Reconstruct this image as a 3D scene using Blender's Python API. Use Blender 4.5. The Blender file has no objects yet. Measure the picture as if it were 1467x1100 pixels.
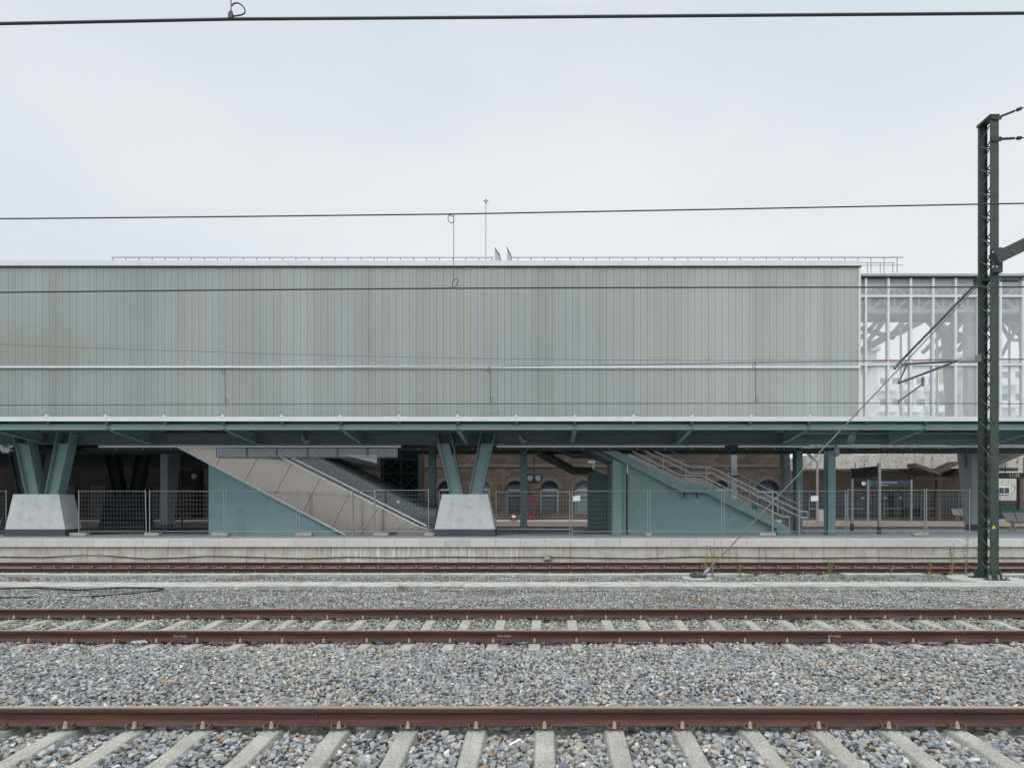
import bpy, bmesh, math, random
import numpy as np
from mathutils import Vector, Matrix
random.seed(7)
rng = np.random.default_rng(11)
SC = bpy.context.scene
COL = SC.collection
EYE = 1.8
VX, VY, F = 783.0, 723.5, 813.0          # vanishing point and focal length of the survey, in photo pixels
PZ = 0.607                               # platform height over the rail tops

def P(px, py, Y):                        # survey reading at distance Y -> point in metres
    return Vector(((px-VX)*Y/F, Y, EYE-(py-VY)*Y/F))
def PX(px, Y): return (px-VX)*Y/F
def PZz(py, Y): return EYE-(py-VY)*Y/F
def L(r, g, b):
    f = lambda c: (c/255/12.92) if c/255 <= .04045 else ((c/255+.055)/1.055)**2.4
    return (f(r), f(g), f(b), 1)

# ------------------------------------------------------------------ materials
def nodes_of(name):
    m = bpy.data.materials.new(name); m.use_nodes = True
    nt = m.node_tree; return m, nt, nt.nodes['Principled BSDF']
def N(nt, t, **kw):
    n = nt.nodes.new(t)
    for k, v in kw.items():
        if k in n.inputs: n.inputs[k].default_value = v
        else: setattr(n, k, v)
    return n
def ramp(nt, stops, interp='LINEAR'):
    r = nt.nodes.new('ShaderNodeValToRGB'); cr = r.color_ramp; cr.interpolation = interp
    while len(cr.elements) < len(stops): cr.elements.new(.5)
    for e, (p, c) in zip(cr.elements, stops): e.position = p; e.color = c
    return r
def coords(nt, scale=(1, 1, 1)):
    tc = N(nt, 'ShaderNodeTexCoord'); mp = N(nt, 'ShaderNodeMapping'); mp.inputs['Scale'].default_value = scale
    nt.links.new(tc.outputs['Object'], mp.inputs['Vector']); return mp.outputs['Vector']
def mixc(nt, fac, a, b, mode='MIX'):
    m = N(nt, 'ShaderNodeMix', data_type='RGBA', blend_type=mode)
    for s, v in ((0, fac), (6, a), (7, b)):
        if hasattr(v, 'links'): nt.links.new(v, m.inputs[s])
        else: m.inputs[s].default_value = v
    return m.outputs[2]
def mat(name, c, rough=.6, metal=0., var=.18, scale=3., bump=.0, bscale=60., bdist=.02, stretch=(1, 1, 1), c2=None, spec=.5, c2lo=.45, c2hi=.7, c2s=1.):
    m, nt, b = nodes_of(name); lk = nt.links
    v = coords(nt, stretch)
    n = N(nt, 'ShaderNodeTexNoise', Scale=scale, Detail=6., Roughness=.65); lk.new(v, n.inputs['Vector'])
    r = ramp(nt, [(.25, tuple(x*(1-var) for x in c[:3])+(1,)), (.75, tuple(min(1, x*(1+var)) for x in c[:3])+(1,))])
    lk.new(n.outputs['Fac'], r.inputs['Fac']); out = r.outputs['Color']
    if c2:
        n2 = N(nt, 'ShaderNodeTexNoise', Scale=scale*c2s, Detail=8., Roughness=.7); v2 = coords(nt, tuple(s*1.37 for s in stretch)); lk.new(v2, n2.inputs['Vector'])
        rr = ramp(nt, [(c2lo, (0, 0, 0, 1)), (c2hi, (1, 1, 1, 1))]); lk.new(n2.outputs['Fac'], rr.inputs['Fac'])
        out = mixc(nt, rr.outputs['Color'], out, c2)
    lk.new(out, b.inputs['Base Color'])
    b.inputs['Roughness'].default_value = rough; b.inputs['Metallic'].default_value = metal; b.inputs['Specular IOR Level'].default_value = spec
    if bump:
        nb = N(nt, 'ShaderNodeTexNoise', Scale=bscale, Detail=5.); lk.new(v, nb.inputs['Vector'])
        bp = N(nt, 'ShaderNodeBump', Strength=bump, Distance=bdist); lk.new(nb.outputs['Fac'], bp.inputs['Height']); lk.new(bp.outputs['Normal'], b.inputs['Normal'])
    return m
M = {}
M['teal'] = mat('teal_paint', L(118, 144, 147), .5, var=.07, scale=1.2, bump=.05)
M['teal_shaded'] = mat('shaded_teal_paint', L(88, 110, 113), .55, var=.08, scale=1.)  # teal of the main beam with its shade put into the colour
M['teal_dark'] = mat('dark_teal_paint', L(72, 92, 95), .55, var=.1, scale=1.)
M['teal_wall'] = mat('teal_render', L(126, 153, 156), .75, var=.07, scale=.9, bump=.15, bscale=90, c2=L(98, 127, 131), c2lo=.55, c2hi=.9)
M['white'] = mat('white_metal', L(212, 218, 222), .4, var=.03, scale=.6, c2=L(196, 203, 207), c2lo=.5, c2hi=.8)
M['conc'] = mat('pale_concrete', L(192, 196, 194), .85, var=.12, scale=2.2, bump=.35, bscale=35, c2=L(135, 138, 134), c2lo=.52, c2hi=.85)
M['conc_pier'] = mat('grey_concrete', L(150, 156, 158), .85, var=.1, scale=1.5, bump=.2)
M['band'] = mat('plinth_band', L(68, 68, 80), .7, var=.1)
M['steel'] = mat('galvanised_steel', L(160, 164, 166), .4, .6, var=.12, scale=12)
M['stainless'] = mat('brushed_stainless', L(160, 152, 144), .22, .92, var=.07, scale=.8, stretch=(1, 1, .8))
M['dark'] = mat('dark_metal', L(45, 48, 50), .5, var=.2)
M['black'] = mat('black_plastic', L(24, 26, 28), .5, var=.2)
M['bright'] = mat('brightened_metal', L(236, 238, 240), .4, .0, var=.02)  # near-white colour stands in for sheen on trims and light on the truss
M['polished'] = mat('polished_steel', L(205, 209, 210), .35, .2, var=.04)
M['rubber'] = mat('handrail_rubber', L(96, 92, 94), .5, var=.1)
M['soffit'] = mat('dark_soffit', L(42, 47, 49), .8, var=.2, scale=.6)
M['mast'] = mat('mast_green_paint', L(56, 71, 63), .5, var=.15, scale=5, c2=L(44, 57, 52), bump=.05)
M['wire'] = mat('bronze_wire', L(62, 66, 68), .5, .4, var=.2)
M['tube'] = mat('weathered_tube', L(104, 106, 106), .5, .2, var=.15)
M['insul'] = mat('ribbed_insulator', L(178, 190, 196), .35, var=.1)
M['insul_b'] = mat('brown_insulator', L(120, 112, 104), .4, var=.1)
M['zinc'] = mat('dull_zinc', L(150, 152, 150), .5, .5, var=.15, scale=20)
M['boltmat'] = mat('beige_bolt', L(168, 156, 142), .7, .1, var=.15, scale=20)
M['red'] = mat('red_paint', L(118, 40, 42), .5)
M['paper'] = mat('white_paper', L(232, 234, 238), .8, var=.03)
M['navy'] = mat('navy_panel', L(58, 66, 82), .5, var=.05)
M['green'] = mat('green_panel', L(30, 120, 80), .5, var=.05)
M['signwhite'] = mat('sign_lettering', L(225, 228, 230), .6, var=.02)
M['chalk'] = mat('chalk_mark', L(172, 158, 148), .9, var=.2, scale=40)
M['roofmetal'] = mat('grey_roof_metal', L(165, 171, 176), .5, var=.06)
M['brown_steel'] = mat('brown_steel', L(92, 84, 78), .6, var=.15, scale=2)
M['tree_steel'] = mat('brown_tree_steel', L(72, 70, 72), .6, var=.1, scale=1)
M['plaster'] = mat('stained_plaster', L(196, 192, 184), .9, var=.1, scale=1.2, stretch=(1, 1, .5), c2=L(92, 88, 80), c2lo=.5, c2hi=.72, c2s=2.)
M['brownwall'] = mat('stained_wall', L(120, 106, 92), .9, var=.2, scale=1.5, stretch=(3, 1, .4))
M['weed'] = mat('green_weed', L(92, 112, 66), .8, var=.3, scale=10)
M['dry'] = mat('dry_weed', L(152, 136, 104), .9, var=.25, scale=10)
M['rustweed'] = mat('rusty_weed', L(126, 102, 84), .9, var=.3, scale=10)
M['block'] = mat('fence_block_concrete', L(168, 164, 154), .9, var=.12, scale=6, bump=.3)
M['apart'] = mat('apartment_render', L(224, 224, 220), .85, var=.06, scale=.3)
M['apart2'] = mat('apartment_brown_render', L(182, 160, 146), .85, var=.06, scale=.3)
M['apart3'] = mat('apartment_grey_render', L(168, 172, 176), .85, var=.06, scale=.3)
M['win'] = mat('window_glass', L(52, 62, 70), .12, var=.2, scale=2)
M['winpale'] = mat('pale_window_glass', L(112, 124, 128), .15, var=.1, scale=.6)
M['tile'] = mat('roof_tiles', L(160, 110, 88), .85, var=.15, scale=4)
M['yellow'] = mat('yellow_sign', L(226, 214, 90), .5, var=.02)

# rust rail
m, nt, b = nodes_of('rusty_rail'); v = coords(nt, (.35, 6, 6))
n = N(nt, 'ShaderNodeTexNoise', Scale=4., Detail=9., Roughness=.7); nt.links.new(v, n.inputs['Vector'])
r = ramp(nt, [(.25, L(56, 40, 35)), (.5, L(76, 52, 43)), (.68, L(98, 68, 55)), (.85, L(124, 90, 68))]); nt.links.new(n.outputs['Fac'], r.inputs['Fac'])
n2 = N(nt, 'ShaderNodeTexNoise', Scale=90., Detail=4.); v2 = coords(nt); nt.links.new(v2, n2.inputs['Vector'])
c = mixc(nt, .35, r.outputs['Color'], n2.outputs['Color'], 'OVERLAY'); nt.links.new(c, b.inputs['Base Color'])
bp = N(nt, 'ShaderNodeBump', Strength=.25, Distance=.004); nt.links.new(n2.outputs['Fac'], bp.inputs['Height']); nt.links.new(bp.outputs['Normal'], b.inputs['Normal'])
b.inputs['Roughness'].default_value = .75; b.inputs['Metallic'].default_value = .0; M['rust'] = m
M['railtop'] = mat('worn_rail_top', L(158, 146, 138), .42, .3, var=.14, scale=2, stretch=(.2, 8, 8), c2=L(120, 96, 84), c2lo=.45, c2hi=.75)
M['clip'] = mat('rusty_clip', L(90, 70, 64), .75, var=.25, scale=30)

# sleepers: worn aggregate concrete
m, nt, b = nodes_of('sleeper_concrete'); v = coords(nt)
g = N(nt, 'ShaderNodeNewGeometry')
n = N(nt, 'ShaderNodeTexNoise', Scale=46., Detail=8., Roughness=.85); nt.links.new(g.outputs['Position'], n.inputs['Vector'])
r = ramp(nt, [(.38, L(110, 107, 101)), (.47, L(162, 159, 153)), (.7, L(198, 196, 191))]); nt.links.new(n.outputs['Fac'], r.inputs['Fac'])
n3 = N(nt, 'ShaderNodeTexNoise', Scale=4., Detail=5.); nt.links.new(g.outputs['Position'], n3.inputs['Vector'])
r3 = ramp(nt, [(.35, L(184, 181, 175)), (.65, L(232, 231, 227))]); nt.links.new(n3.outputs['Fac'], r3.inputs['Fac'])
c = mixc(nt, .6, r.outputs['Color'], r3.outputs['Color'], 'MULTIPLY'); nt.links.new(c, b.inputs['Base Color'])
bp = N(nt, 'ShaderNodeBump', Strength=.6, Distance=.006); nt.links.new(n.outputs['Fac'], bp.inputs['Height']); nt.links.new(bp.outputs['Normal'], b.inputs['Normal'])
b.inputs['Roughness'].default_value = .95; M['sleeper'] = m

# ballast stones: one colour to a stone
m, nt, b = nodes_of('ballast_stone')
g = N(nt, 'ShaderNodeNewGeometry')
r = ramp(nt, [(0, L(126, 130, 133)), (.13, L(146, 150, 153)), (.25, L(164, 167, 168)), (.37, L(136, 139, 140)), (.47, L(158, 156, 151)), (.57, L(178, 179, 177)),
              (.65, L(106, 111, 117)), (.73, L(170, 161, 147)), (.79, L(152, 136, 119)), (.83, L(182, 177, 167)), (.87, L(150, 154, 157)), (.955, L(130, 110, 97)), (.975, L(208, 206, 200))], 'CONSTANT')
nt.links.new(g.outputs['Random Per Island'], r.inputs['Fac'])
n = N(nt, 'ShaderNodeTexNoise', Scale=40., Detail=6., Roughness=.7); nt.links.new(g.outputs['Position'], n.inputs['Vector'])
r2 = ramp(nt, [(.3, (.58, .58, .58, 1)), (.7, (.96, .96, .95, 1))]); nt.links.new(n.outputs['Fac'], r2.inputs['Fac'])
c = mixc(nt, .6, r.outputs['Color'], r2.outputs['Color'], 'MULTIPLY')
nb = N(nt, 'ShaderNodeTexNoise', Scale=.35, Detail=3.); nt.links.new(g.outputs['Position'], nb.inputs['Vector'])
rb = ramp(nt, [(.35, (.90, .91, .93, 1)), (.65, (1, .96, .90, 1))]); nt.links.new(nb.outputs['Fac'], rb.inputs['Fac'])
c = mixc(nt, .7, c, rb.outputs['Color'], 'MULTIPLY')
nt.links.new(c, b.inputs['Base Color']); b.inputs['Roughness'].default_value = .8; b.inputs['Specular IOR Level'].default_value = .35
bp = N(nt, 'ShaderNodeBump', Strength=.35, Distance=.006); nt.links.new(n.outputs['Fac'], bp.inputs['Height']); nt.links.new(bp.outputs['Normal'], b.inputs['Normal'])
M['stone'] = m
M['ground'] = mat('gravel_ground', L(120, 120, 118), .95, var=.35, scale=14, bump=.8, bscale=25)

# channel glass of the facade: one tone to a plank
m, nt, b = nodes_of('channel_glass')
g = N(nt, 'ShaderNodeNewGeometry')
r = ramp(nt, [(0, L(164, 172, 169)), (.2, L(169, 175, 170)), (.4, L(166, 175, 175)), (.55, L(162, 169, 165)), (.7, L(172, 177, 172)), (.85, L(164, 173, 173)), (1, L(167, 171, 166))])
nt.links.new(g.outputs['Random Per Island'], r.inputs['Fac'])
sx = N(nt, 'ShaderNodeSeparateXYZ'); nt.links.new(g.outputs['Position'], sx.inputs[0])
big = N(nt, 'ShaderNodeTexNoise', Scale=.16, Detail=3.); mp = N(nt, 'ShaderNodeMapping'); mp.inputs['Scale'].default_value = (1, 1, .6); mp.inputs['Location'].default_value = (3.3, 0, 1.7)
nt.links.new(g.outputs['Position'], mp.inputs['Vector']); nt.links.new(mp.outputs['Vector'], big.inputs['Vector'])
rb = ramp(nt, [(.38, L(232, 237, 238)), (.62, L(254, 253, 248))]); nt.links.new(big.outputs['Fac'], rb.inputs['Fac'])
c = mixc(nt, .8, r.outputs['Color'], rb.outputs['Color'], 'MULTIPLY')
fine = N(nt, 'ShaderNodeTexNoise', Scale=9., Detail=7., Roughness=.75); mp2 = N(nt, 'ShaderNodeMapping'); mp2.inputs['Scale'].default_value = (2.2, 1, .8)
nt.links.new(g.outputs['Position'], mp2.inputs['Vector']); nt.links.new(mp2.outputs['Vector'], fine.inputs['Vector'])
rf = ramp(nt, [(.3, (.88, .9, .9, 1)), (.7, (1, 1, 1, 1))]); nt.links.new(fine.outputs['Fac'], rf.inputs['Fac'])
c = mixc(nt, .8, c, rf.outputs['Color'], 'MULTIPLY')
wv = N(nt, 'ShaderNodeTexWave', Scale=7.2, Distortion=.6); wv.bands_direction = 'X'; nt.links.new(g.outputs['Position'], wv.inputs['Vector'])
rw = ramp(nt, [(0, (.9, .92, .92, 1)), (.6, (1, 1, 1, 1))]); nt.links.new(wv.outputs['Fac'], rw.inputs['Fac'])
c = mixc(nt, .6, c, rw.outputs['Color'], 'MULTIPLY')
# the planks grow paler and yellower towards the right-hand end
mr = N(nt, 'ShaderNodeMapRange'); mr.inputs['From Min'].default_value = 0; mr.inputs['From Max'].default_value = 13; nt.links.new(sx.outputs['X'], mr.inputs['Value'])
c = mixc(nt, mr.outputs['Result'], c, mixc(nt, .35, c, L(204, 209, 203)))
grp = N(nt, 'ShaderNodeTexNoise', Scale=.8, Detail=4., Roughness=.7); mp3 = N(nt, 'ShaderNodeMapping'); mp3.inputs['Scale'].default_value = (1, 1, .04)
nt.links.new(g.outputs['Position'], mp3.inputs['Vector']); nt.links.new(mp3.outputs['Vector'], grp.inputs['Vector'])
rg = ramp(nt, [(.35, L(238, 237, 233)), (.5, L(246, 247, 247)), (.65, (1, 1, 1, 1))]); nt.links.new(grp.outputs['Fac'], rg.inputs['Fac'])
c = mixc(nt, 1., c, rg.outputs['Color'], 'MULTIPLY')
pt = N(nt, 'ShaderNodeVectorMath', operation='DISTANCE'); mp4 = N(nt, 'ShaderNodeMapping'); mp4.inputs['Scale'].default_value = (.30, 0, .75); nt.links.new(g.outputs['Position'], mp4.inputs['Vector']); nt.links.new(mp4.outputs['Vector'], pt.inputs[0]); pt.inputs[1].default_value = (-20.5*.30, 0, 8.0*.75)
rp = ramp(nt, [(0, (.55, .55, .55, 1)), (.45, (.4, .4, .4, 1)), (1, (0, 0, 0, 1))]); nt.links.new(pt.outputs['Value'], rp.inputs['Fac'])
c = mixc(nt, rp.outputs['Color'], c, L(138, 140, 118))  # warm reflection at the far left, painted into the glass colour
nt.links.new(c, b.inputs['Base Color'])
b.inputs['Roughness'].default_value = .32; b.inputs['Specular IOR Level'].default_value = .45
M['uglass'] = m

def glass(name, tint, veil, veilcol, rough=.05, refl=.12):
    m, nt, b = nodes_of(name); nt.nodes.remove(b)
    t = N(nt, 'ShaderNodeBsdfTransparent'); t.inputs['Color'].default_value = tint
    d = N(nt, 'ShaderNodeBsdfDiffuse'); d.inputs['Color'].default_value = veilcol
    g = N(nt, 'ShaderNodeBsdfGlossy'); g.inputs['Roughness'].default_value = rough
    x = N(nt, 'ShaderNodeMixShader'); x.inputs['Fac'].default_value = veil
    nt.links.new(t.outputs[0], x.inputs[1]); nt.links.new(d.outputs[0], x.inputs[2])
    y = N(nt, 'ShaderNodeMixShader'); fr = N(nt, 'ShaderNodeFresnel', IOR=1.5)
    mm = N(nt, 'ShaderNodeMath', operation='ADD'); mm.inputs[1].default_value = refl; nt.links.new(fr.outputs[0], mm.inputs[0])
    nt.links.new(mm.outputs[0], y.inputs['Fac']); nt.links.new(x.outputs[0], y.inputs[1]); nt.links.new(g.outputs[0], y.inputs[2])
    nt.links.new(y.outputs[0], nt.nodes['Material Output'].inputs['Surface']); return m
M['fritglass'] = glass('fritted_glass', (.99, .995, 1, 1), .31, L(246, 248, 252), .05, .0)
M['railglass'] = glass('green_balustrade_glass', L(196, 216, 211), .12, L(150, 180, 176), .05, .05)
M['clear'] = glass('clear_glass', L(235, 242, 242), .05, L(180, 190, 190), .05, .04)
M['screen'] = glass('pale_screen_glass', L(215, 222, 230), .14, L(235, 240, 245), .0, .04)
M['roofglass'] = glass('canopy_roof_glass', L(200, 225, 225), .3, L(150, 180, 182), .1, .05)

# stone masonry of the old station, colours darkened to carry its shade
m, nt, b = nodes_of('old_stone_masonry'); v = coords(nt)
br = N(nt, 'ShaderNodeTexBrick', Scale=1.0); br.inputs['Brick Width'].default_value = .75; br.inputs['Row Height'].default_value = .36; br.inputs['Mortar Size'].default_value = .012
br.inputs['Color1'].default_value = L(100, 87, 77); br.inputs['Color2'].default_value = L(74, 66, 59); br.inputs['Mortar'].default_value = L(68, 60, 54)
mp = N(nt, 'ShaderNodeMapping'); mp.inputs['Rotation'].default_value = (math.pi/2, 0, 0); nt.links.new(v, mp.inputs['Vector']); nt.links.new(mp.outputs['Vector'], br.inputs['Vector'])
n = N(nt, 'ShaderNodeTexNoise', Scale=1.2, Detail=8., Roughness=.7); nt.links.new(v, n.inputs['Vector'])
r = ramp(nt, [(.3, (.5, .48, .45, 1)), (.7, (1, .98, .94, 1))]); nt.links.new(n.outputs['Fac'], r.inputs['Fac'])
c = mixc(nt, .8, br.outputs['Color'], r.outputs['Color'], 'MULTIPLY'); nt.links.new(c, b.inputs['Base Color']); b.inputs['Roughness'].default_value = .9
M['masonry'] = m
M['shaded_stone'] = mat('shaded_brown_stone', L(52, 44, 40), .9, var=.3, scale=1.)  # old station stone with the shade under the building mixed into its colour
M['voussoir'] = mat('dressed_stone', L(94, 84, 75), .9, var=.2, scale=4)

# platform wall: warm concrete with pale lime runs
m, nt, b = nodes_of('platform_wall_concrete'); v = coords(nt, (1, 1, 1))
n = N(nt, 'ShaderNodeTexNoise', Scale=1.6, Detail=8., Roughness=.7); nt.links.new(v, n.inputs['Vector'])
r = ramp(nt, [(.3, L(160, 154, 142)), (.5, L(186, 181, 168)), (.72, L(204, 202, 194))]); nt.links.new(n.outputs['Fac'], r.inputs['Fac'])
vs = coords(nt, (5, 1, .35)); ns = N(nt, 'ShaderNodeTexNoise', Scale=1.5, Detail=5., Roughness=.6); nt.links.new(vs, ns.inputs['Vector'])
rs = ramp(nt, [(.50, (0, 0, 0, 1)), (.62, (1, 1, 1, 1))]); nt.links.new(ns.outputs['Fac'], rs.inputs['Fac'])
sx = N(nt, 'ShaderNodeSeparateXYZ'); nt.links.new(coords(nt), sx.inputs[0])
w = ramp(nt, [(0, (.12,)*3+(1,)), (.30, (.12,)*3+(1,)), (.36, (.9,)*3+(1,)), (.5, (.9,)*3+(1,)), (.57, (.1,)*3+(1,))])
mr = N(nt, 'ShaderNodeMapRange'); mr.inputs['From Min'].default_value = -20; mr.inputs['From Max'].default_value = 15; nt.links.new(sx.outputs['X'], mr.inputs['Value']); nt.links.new(mr.outputs['Result'], w.inputs['Fac'])
mul = N(nt, 'ShaderNodeMath', operation='MULTIPLY'); nt.links.new(rs.outputs['Color'], mul.inputs[0]); nt.links.new(w.outputs['Color'], mul.inputs[1])
c = mixc(nt, mul.outputs[0], r.outputs['Color'], L(222, 224, 226))
vd = coords(nt, (6, 1, .5)); nd = N(nt, 'ShaderNodeTexNoise', Scale=1.3, Detail=6.); nt.links.new(vd, nd.inputs['Vector'])
rd = ramp(nt, [(.54, (0, 0, 0, 1)), (.70, (.8, .8, .8, 1))]); nt.links.new(nd.outputs['Fac'], rd.inputs['Fac'])
c = mixc(nt, rd.outputs['Color'], c, L(150, 128, 104)); nt.links.new(c, b.inputs['Base Color']); b.inputs['Roughness'].default_value = .9
M['pwall'] = m
# coping: each slab its own tone
m, nt, b = nodes_of('coping_concrete'); g = N(nt, 'ShaderNodeNewGeometry')
r = ramp(nt, [(0, L(198, 199, 197)), (.5, L(212, 211, 206)), (.9, L(202, 202, 198)), (1, L(182, 187, 189))]); nt.links.new(g.outputs['Random Per Island'], r.inputs['Fac'])
n = N(nt, 'ShaderNodeTexNoise', Scale=3., Detail=8., Roughness=.7); nt.links.new(g.outputs['Position'], n.inputs['Vector'])
r2 = ramp(nt, [(.3, (.82, .82, .8, 1)), (.7, (1, 1, 1, 1))]); nt.links.new(n.outputs['Fac'], r2.inputs['Fac'])
nt.links.new(mixc(nt, .8, r.outputs['Color'], r2.outputs['Color'], 'MULTIPLY'), b.inputs['Base Color']); b.inputs['Roughness'].default_value = .85
M['coping'] = m
M['paving'] = mat('platform_paving', L(150, 156, 160), .7, var=.12, scale=.7, stretch=(.4, 1, 1), c2=L(128, 134, 138), c2lo=.5, c2hi=.75, bump=.1)
M['slab'] = mat('trough_concrete', L(166, 166, 160), .9, var=.14, scale=2.5, bump=.3, c2=L(118, 115, 108), c2lo=.48, c2hi=.72)
M['farcoping'] = mat('pink_stone_coping', L(180, 166, 154), .9, var=.1, scale=2)

# ------------------------------------------------------------------ mesh helpers
OFF = {}
class MB:
    def __init__(s): s.v = []; s.f = []; s.sm = []
    def add(s, vs, fs, smooth=False):
        o = len(s.v); s.v += [tuple(v) for v in vs]; s.f += [tuple(i+o for i in f) for f in fs]; s.sm += [smooth]*len(fs); return s
    def box(s, x0, x1, y0, y1, z0, z1):
        vs = [(x, y, z) for z in (z0, z1) for y in (y0, y1) for x in (x0, x1)]
        return s.add(vs, [(0, 2, 3, 1), (4, 5, 7, 6), (0, 1, 5, 4), (2, 6, 7, 3), (0, 4, 6, 2), (1, 3, 7, 5)])
    def prism(s, pts, d):                     # polygon of Vectors, extruded by vector d
        n = len(pts); d = Vector(d)
        vs = [Vector(p) for p in pts]+[Vector(p)+d for p in pts]
        return s.add(vs, [tuple(range(n)), tuple(range(2*n-1, n-1, -1))]+[(i, i+n, (i+1) % n+n, (i+1) % n) for i in range(n)])
    def tube(s, pts, r, n=8, r2=None):
        pts = [Vector(p) for p in pts]; rings = []
        k = len(pts)
        for i, p in enumerate(pts):
            t = (pts[min(i+1, k-1)]-pts[max(i-1, 0)]).normalized()
            up = Vector((0, 0, 1)) if abs(t.z) < .95 else Vector((0, 1, 0))
            a = t.cross(up).normalized(); b_ = t.cross(a)
            rr = r if r2 is None else r+(r2-r)*i/(k-1)
            rings.append([p+a*rr*math.cos(2*math.pi*j/n)+b_*rr*math.sin(2*math.pi*j/n) for j in range(n)])
        vs = [q for R in rings for q in R]; fs = []
        for i in range(k-1):
            for j in range(n): fs.append((i*n+j, i*n+(j+1) % n, (i+1)*n+(j+1) % n, (i+1)*n+j))
        s.add(vs, fs, True)
        return s.add([v for v in rings[0]]+[v for v in rings[-1]], [tuple(range(n-1, -1, -1)), tuple(range(n, 2*n))])
    def bar(s, a, b_, w, h, up=(0, 0, 1)):     # rectangular bar between two points: w sideways, h along up
        a, b_ = Vector(a), Vector(b_); t = (b_-a).normalized(); up = Vector(up)
        if abs(t.dot(up)) > .98: up = Vector((0, 1, 0))
        sd = t.cross(up).normalized()*w/2; u = sd.cross(t).normalized()*h/2
        vs = [p+i*sd+j*u for p in (a, b_) for i, j in ((-1, -1), (1, -1), (1, 1), (-1, 1))]
        return s.add(vs, [(3, 2, 1, 0), (4, 5, 6, 7), (0, 1, 5, 4), (1, 2, 6, 5), (2, 3, 7, 6), (3, 0, 4, 7)])
    def build(s, name, m, parent=None, bevel=0):
        off = OFF.get(parent.name, Vector((0, 0, 0))) if parent else Vector((0, 0, 0))
        me = bpy.data.meshes.new(name); me.from_pydata([tuple(Vector(v)-off) for v in s.v], [], s.f)
        me.polygons.foreach_set('use_smooth', s.sm)
        bm = bmesh.new(); bm.from_mesh(me); bmesh.ops.recalc_face_normals(bm, faces=bm.faces)
        if bevel: bmesh.ops.bevel(bm, geom=[e for e in bm.edges], offset=bevel, segments=1, affect='EDGES')
        bm.to_mesh(me); bm.free()
        me.materials.append(M[m] if isinstance(m, str) else m)
        o = bpy.data.objects.new(name, me); COL.objects.link(o)
        if parent: o.parent = parent
        OFF[o.name] = off; return o
def tag(o, label=None, cat=None, group=None, kind=None):
    if label: o['label'] = label
    if cat: o['category'] = cat
    if group: o['group'] = group
    if kind: o['kind'] = kind
    return o
def thing(name, label, cat, loc=(0, 0, 0), group=None):
    o = bpy.data.objects.new(name, None); COL.objects.link(o); o.location = loc; o.empty_display_size = .2
    OFF[o.name] = Vector(loc); return tag(o, label, cat, group)
def dup(root, loc, label=None, rz=None):
    def rec(o, par):
        c = o.copy(); COL.objects.link(c); c.parent = par
        for ch in KIDS.get(o.name, []): rec(ch, c)
        return c
    r = rec(root, None); r.location = loc
    if rz is not None: r.rotation_euler.z = rz
    if label: r['label'] = label
    return r
KIDS = {}
def freeze(root):                             # remember the children of a prototype
    for o in list(COL.objects):
        if o.parent: KIDS.setdefault(o.parent.name, [])
    KIDS.clear()
    for o in COL.objects:
        if o.parent: KIDS.setdefault(o.parent.name, []).append(o)
ONES = ['', 'first', 'second', 'third', 'fourth', 'fifth', 'sixth', 'seventh', 'eighth', 'ninth', 'tenth', 'eleventh', 'twelfth', 'thirteenth', 'fourteenth', 'fifteenth', 'sixteenth', 'seventeenth', 'eighteenth', 'nineteenth']
def nth(n):
    if n < 20: return ONES[n]
    t = {2: 'twent', 3: 'thirt', 4: 'fort', 5: 'fift', 6: 'sixt'}[n//10]
    return t+'ieth' if n % 10 == 0 else t+'y-'+ONES[n % 10]
def text_mesh(s, size, name, m, parent, loc, rot=(math.pi/2, 0, 0), ext=.002):
    cu = bpy.data.curves.new(name, 'FONT'); cu.body = s; cu.size = size; cu.extrude = ext; cu.align_x = 'CENTER'; cu.align_y = 'CENTER'
    t = bpy.data.objects.new(name+'_tmp', cu); COL.objects.link(t)
    me = bpy.data.meshes.new_from_object(t.evaluated_get(bpy.context.evaluated_depsgraph_get()))
    bpy.data.objects.remove(t); me.name = name; me.materials.clear(); me.materials.append(M[m])
    o = bpy.data.objects.new(name, me); COL.objects.link(o)
    if parent: o.parent = parent
    o.location = Vector(loc)-(OFF.get(parent.name, Vector((0, 0, 0))) if parent else Vector((0, 0, 0))); o.rotation_euler = rot
    return o

# ------------------------------------------------------------------ ground and platforms (structure)
g = MB(); g.add([(-400, -60, -.33), (400, -60, -.33), (400, 900, -.33), (-400, 900, -.33)], [(0, 1, 2, 3)])
tag(g.build('ground', 'ground'), kind='structure')
XL, XR = -27.0, 24.0
p = MB().box(-45, 40, 20.42, 27.95, -.3, PZ-.004); tag(p.build('platform', 'paving'), kind='structure')
w = MB().box(-45, 40, 20.07, 20.41, -.33, PZ-.27); w.box(-45, 40, 20.03, 20.069, -.33, PZz(797.5, 20.03)); tag(w.build('platform_wall', 'pwall'), kind='structure')
c = MB(); x = PX(26, 20)-.885*24
while x < 40: c.box(x+.004, x+.881, 19.98, 20.42, PZ-.268+random.uniform(-.002, .002), PZ+random.uniform(-.003, .003)); x += .885
tag(c.build('platform_coping', 'coping'), kind='structure')
fp = MB().box(-60, 60, 41.3, 70, -.3, PZ); tag(fp.build('far_platform', 'paving'), kind='structure')
fp = MB().box(-60, 60, 41.15, 41.29, .26, PZ+.02); tag(fp.build('far_platform_coping', 'farcoping'), kind='structure')
fp = MB().box(-60, 60, 41.22, 41.28, -.33, .255); tag(fp.build('far_platform_wall', 'brownwall'), kind='structure')
tr = MB(); x = -20.
while x < 19: tr.box(x+.003, x+.997, 13.28, 14.06, -.3, -.10+random.uniform(-.006, .006)); x += 1.
tag(tr.build('cable_trough_path', 'slab'), kind='structure')
ks = MB()
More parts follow.
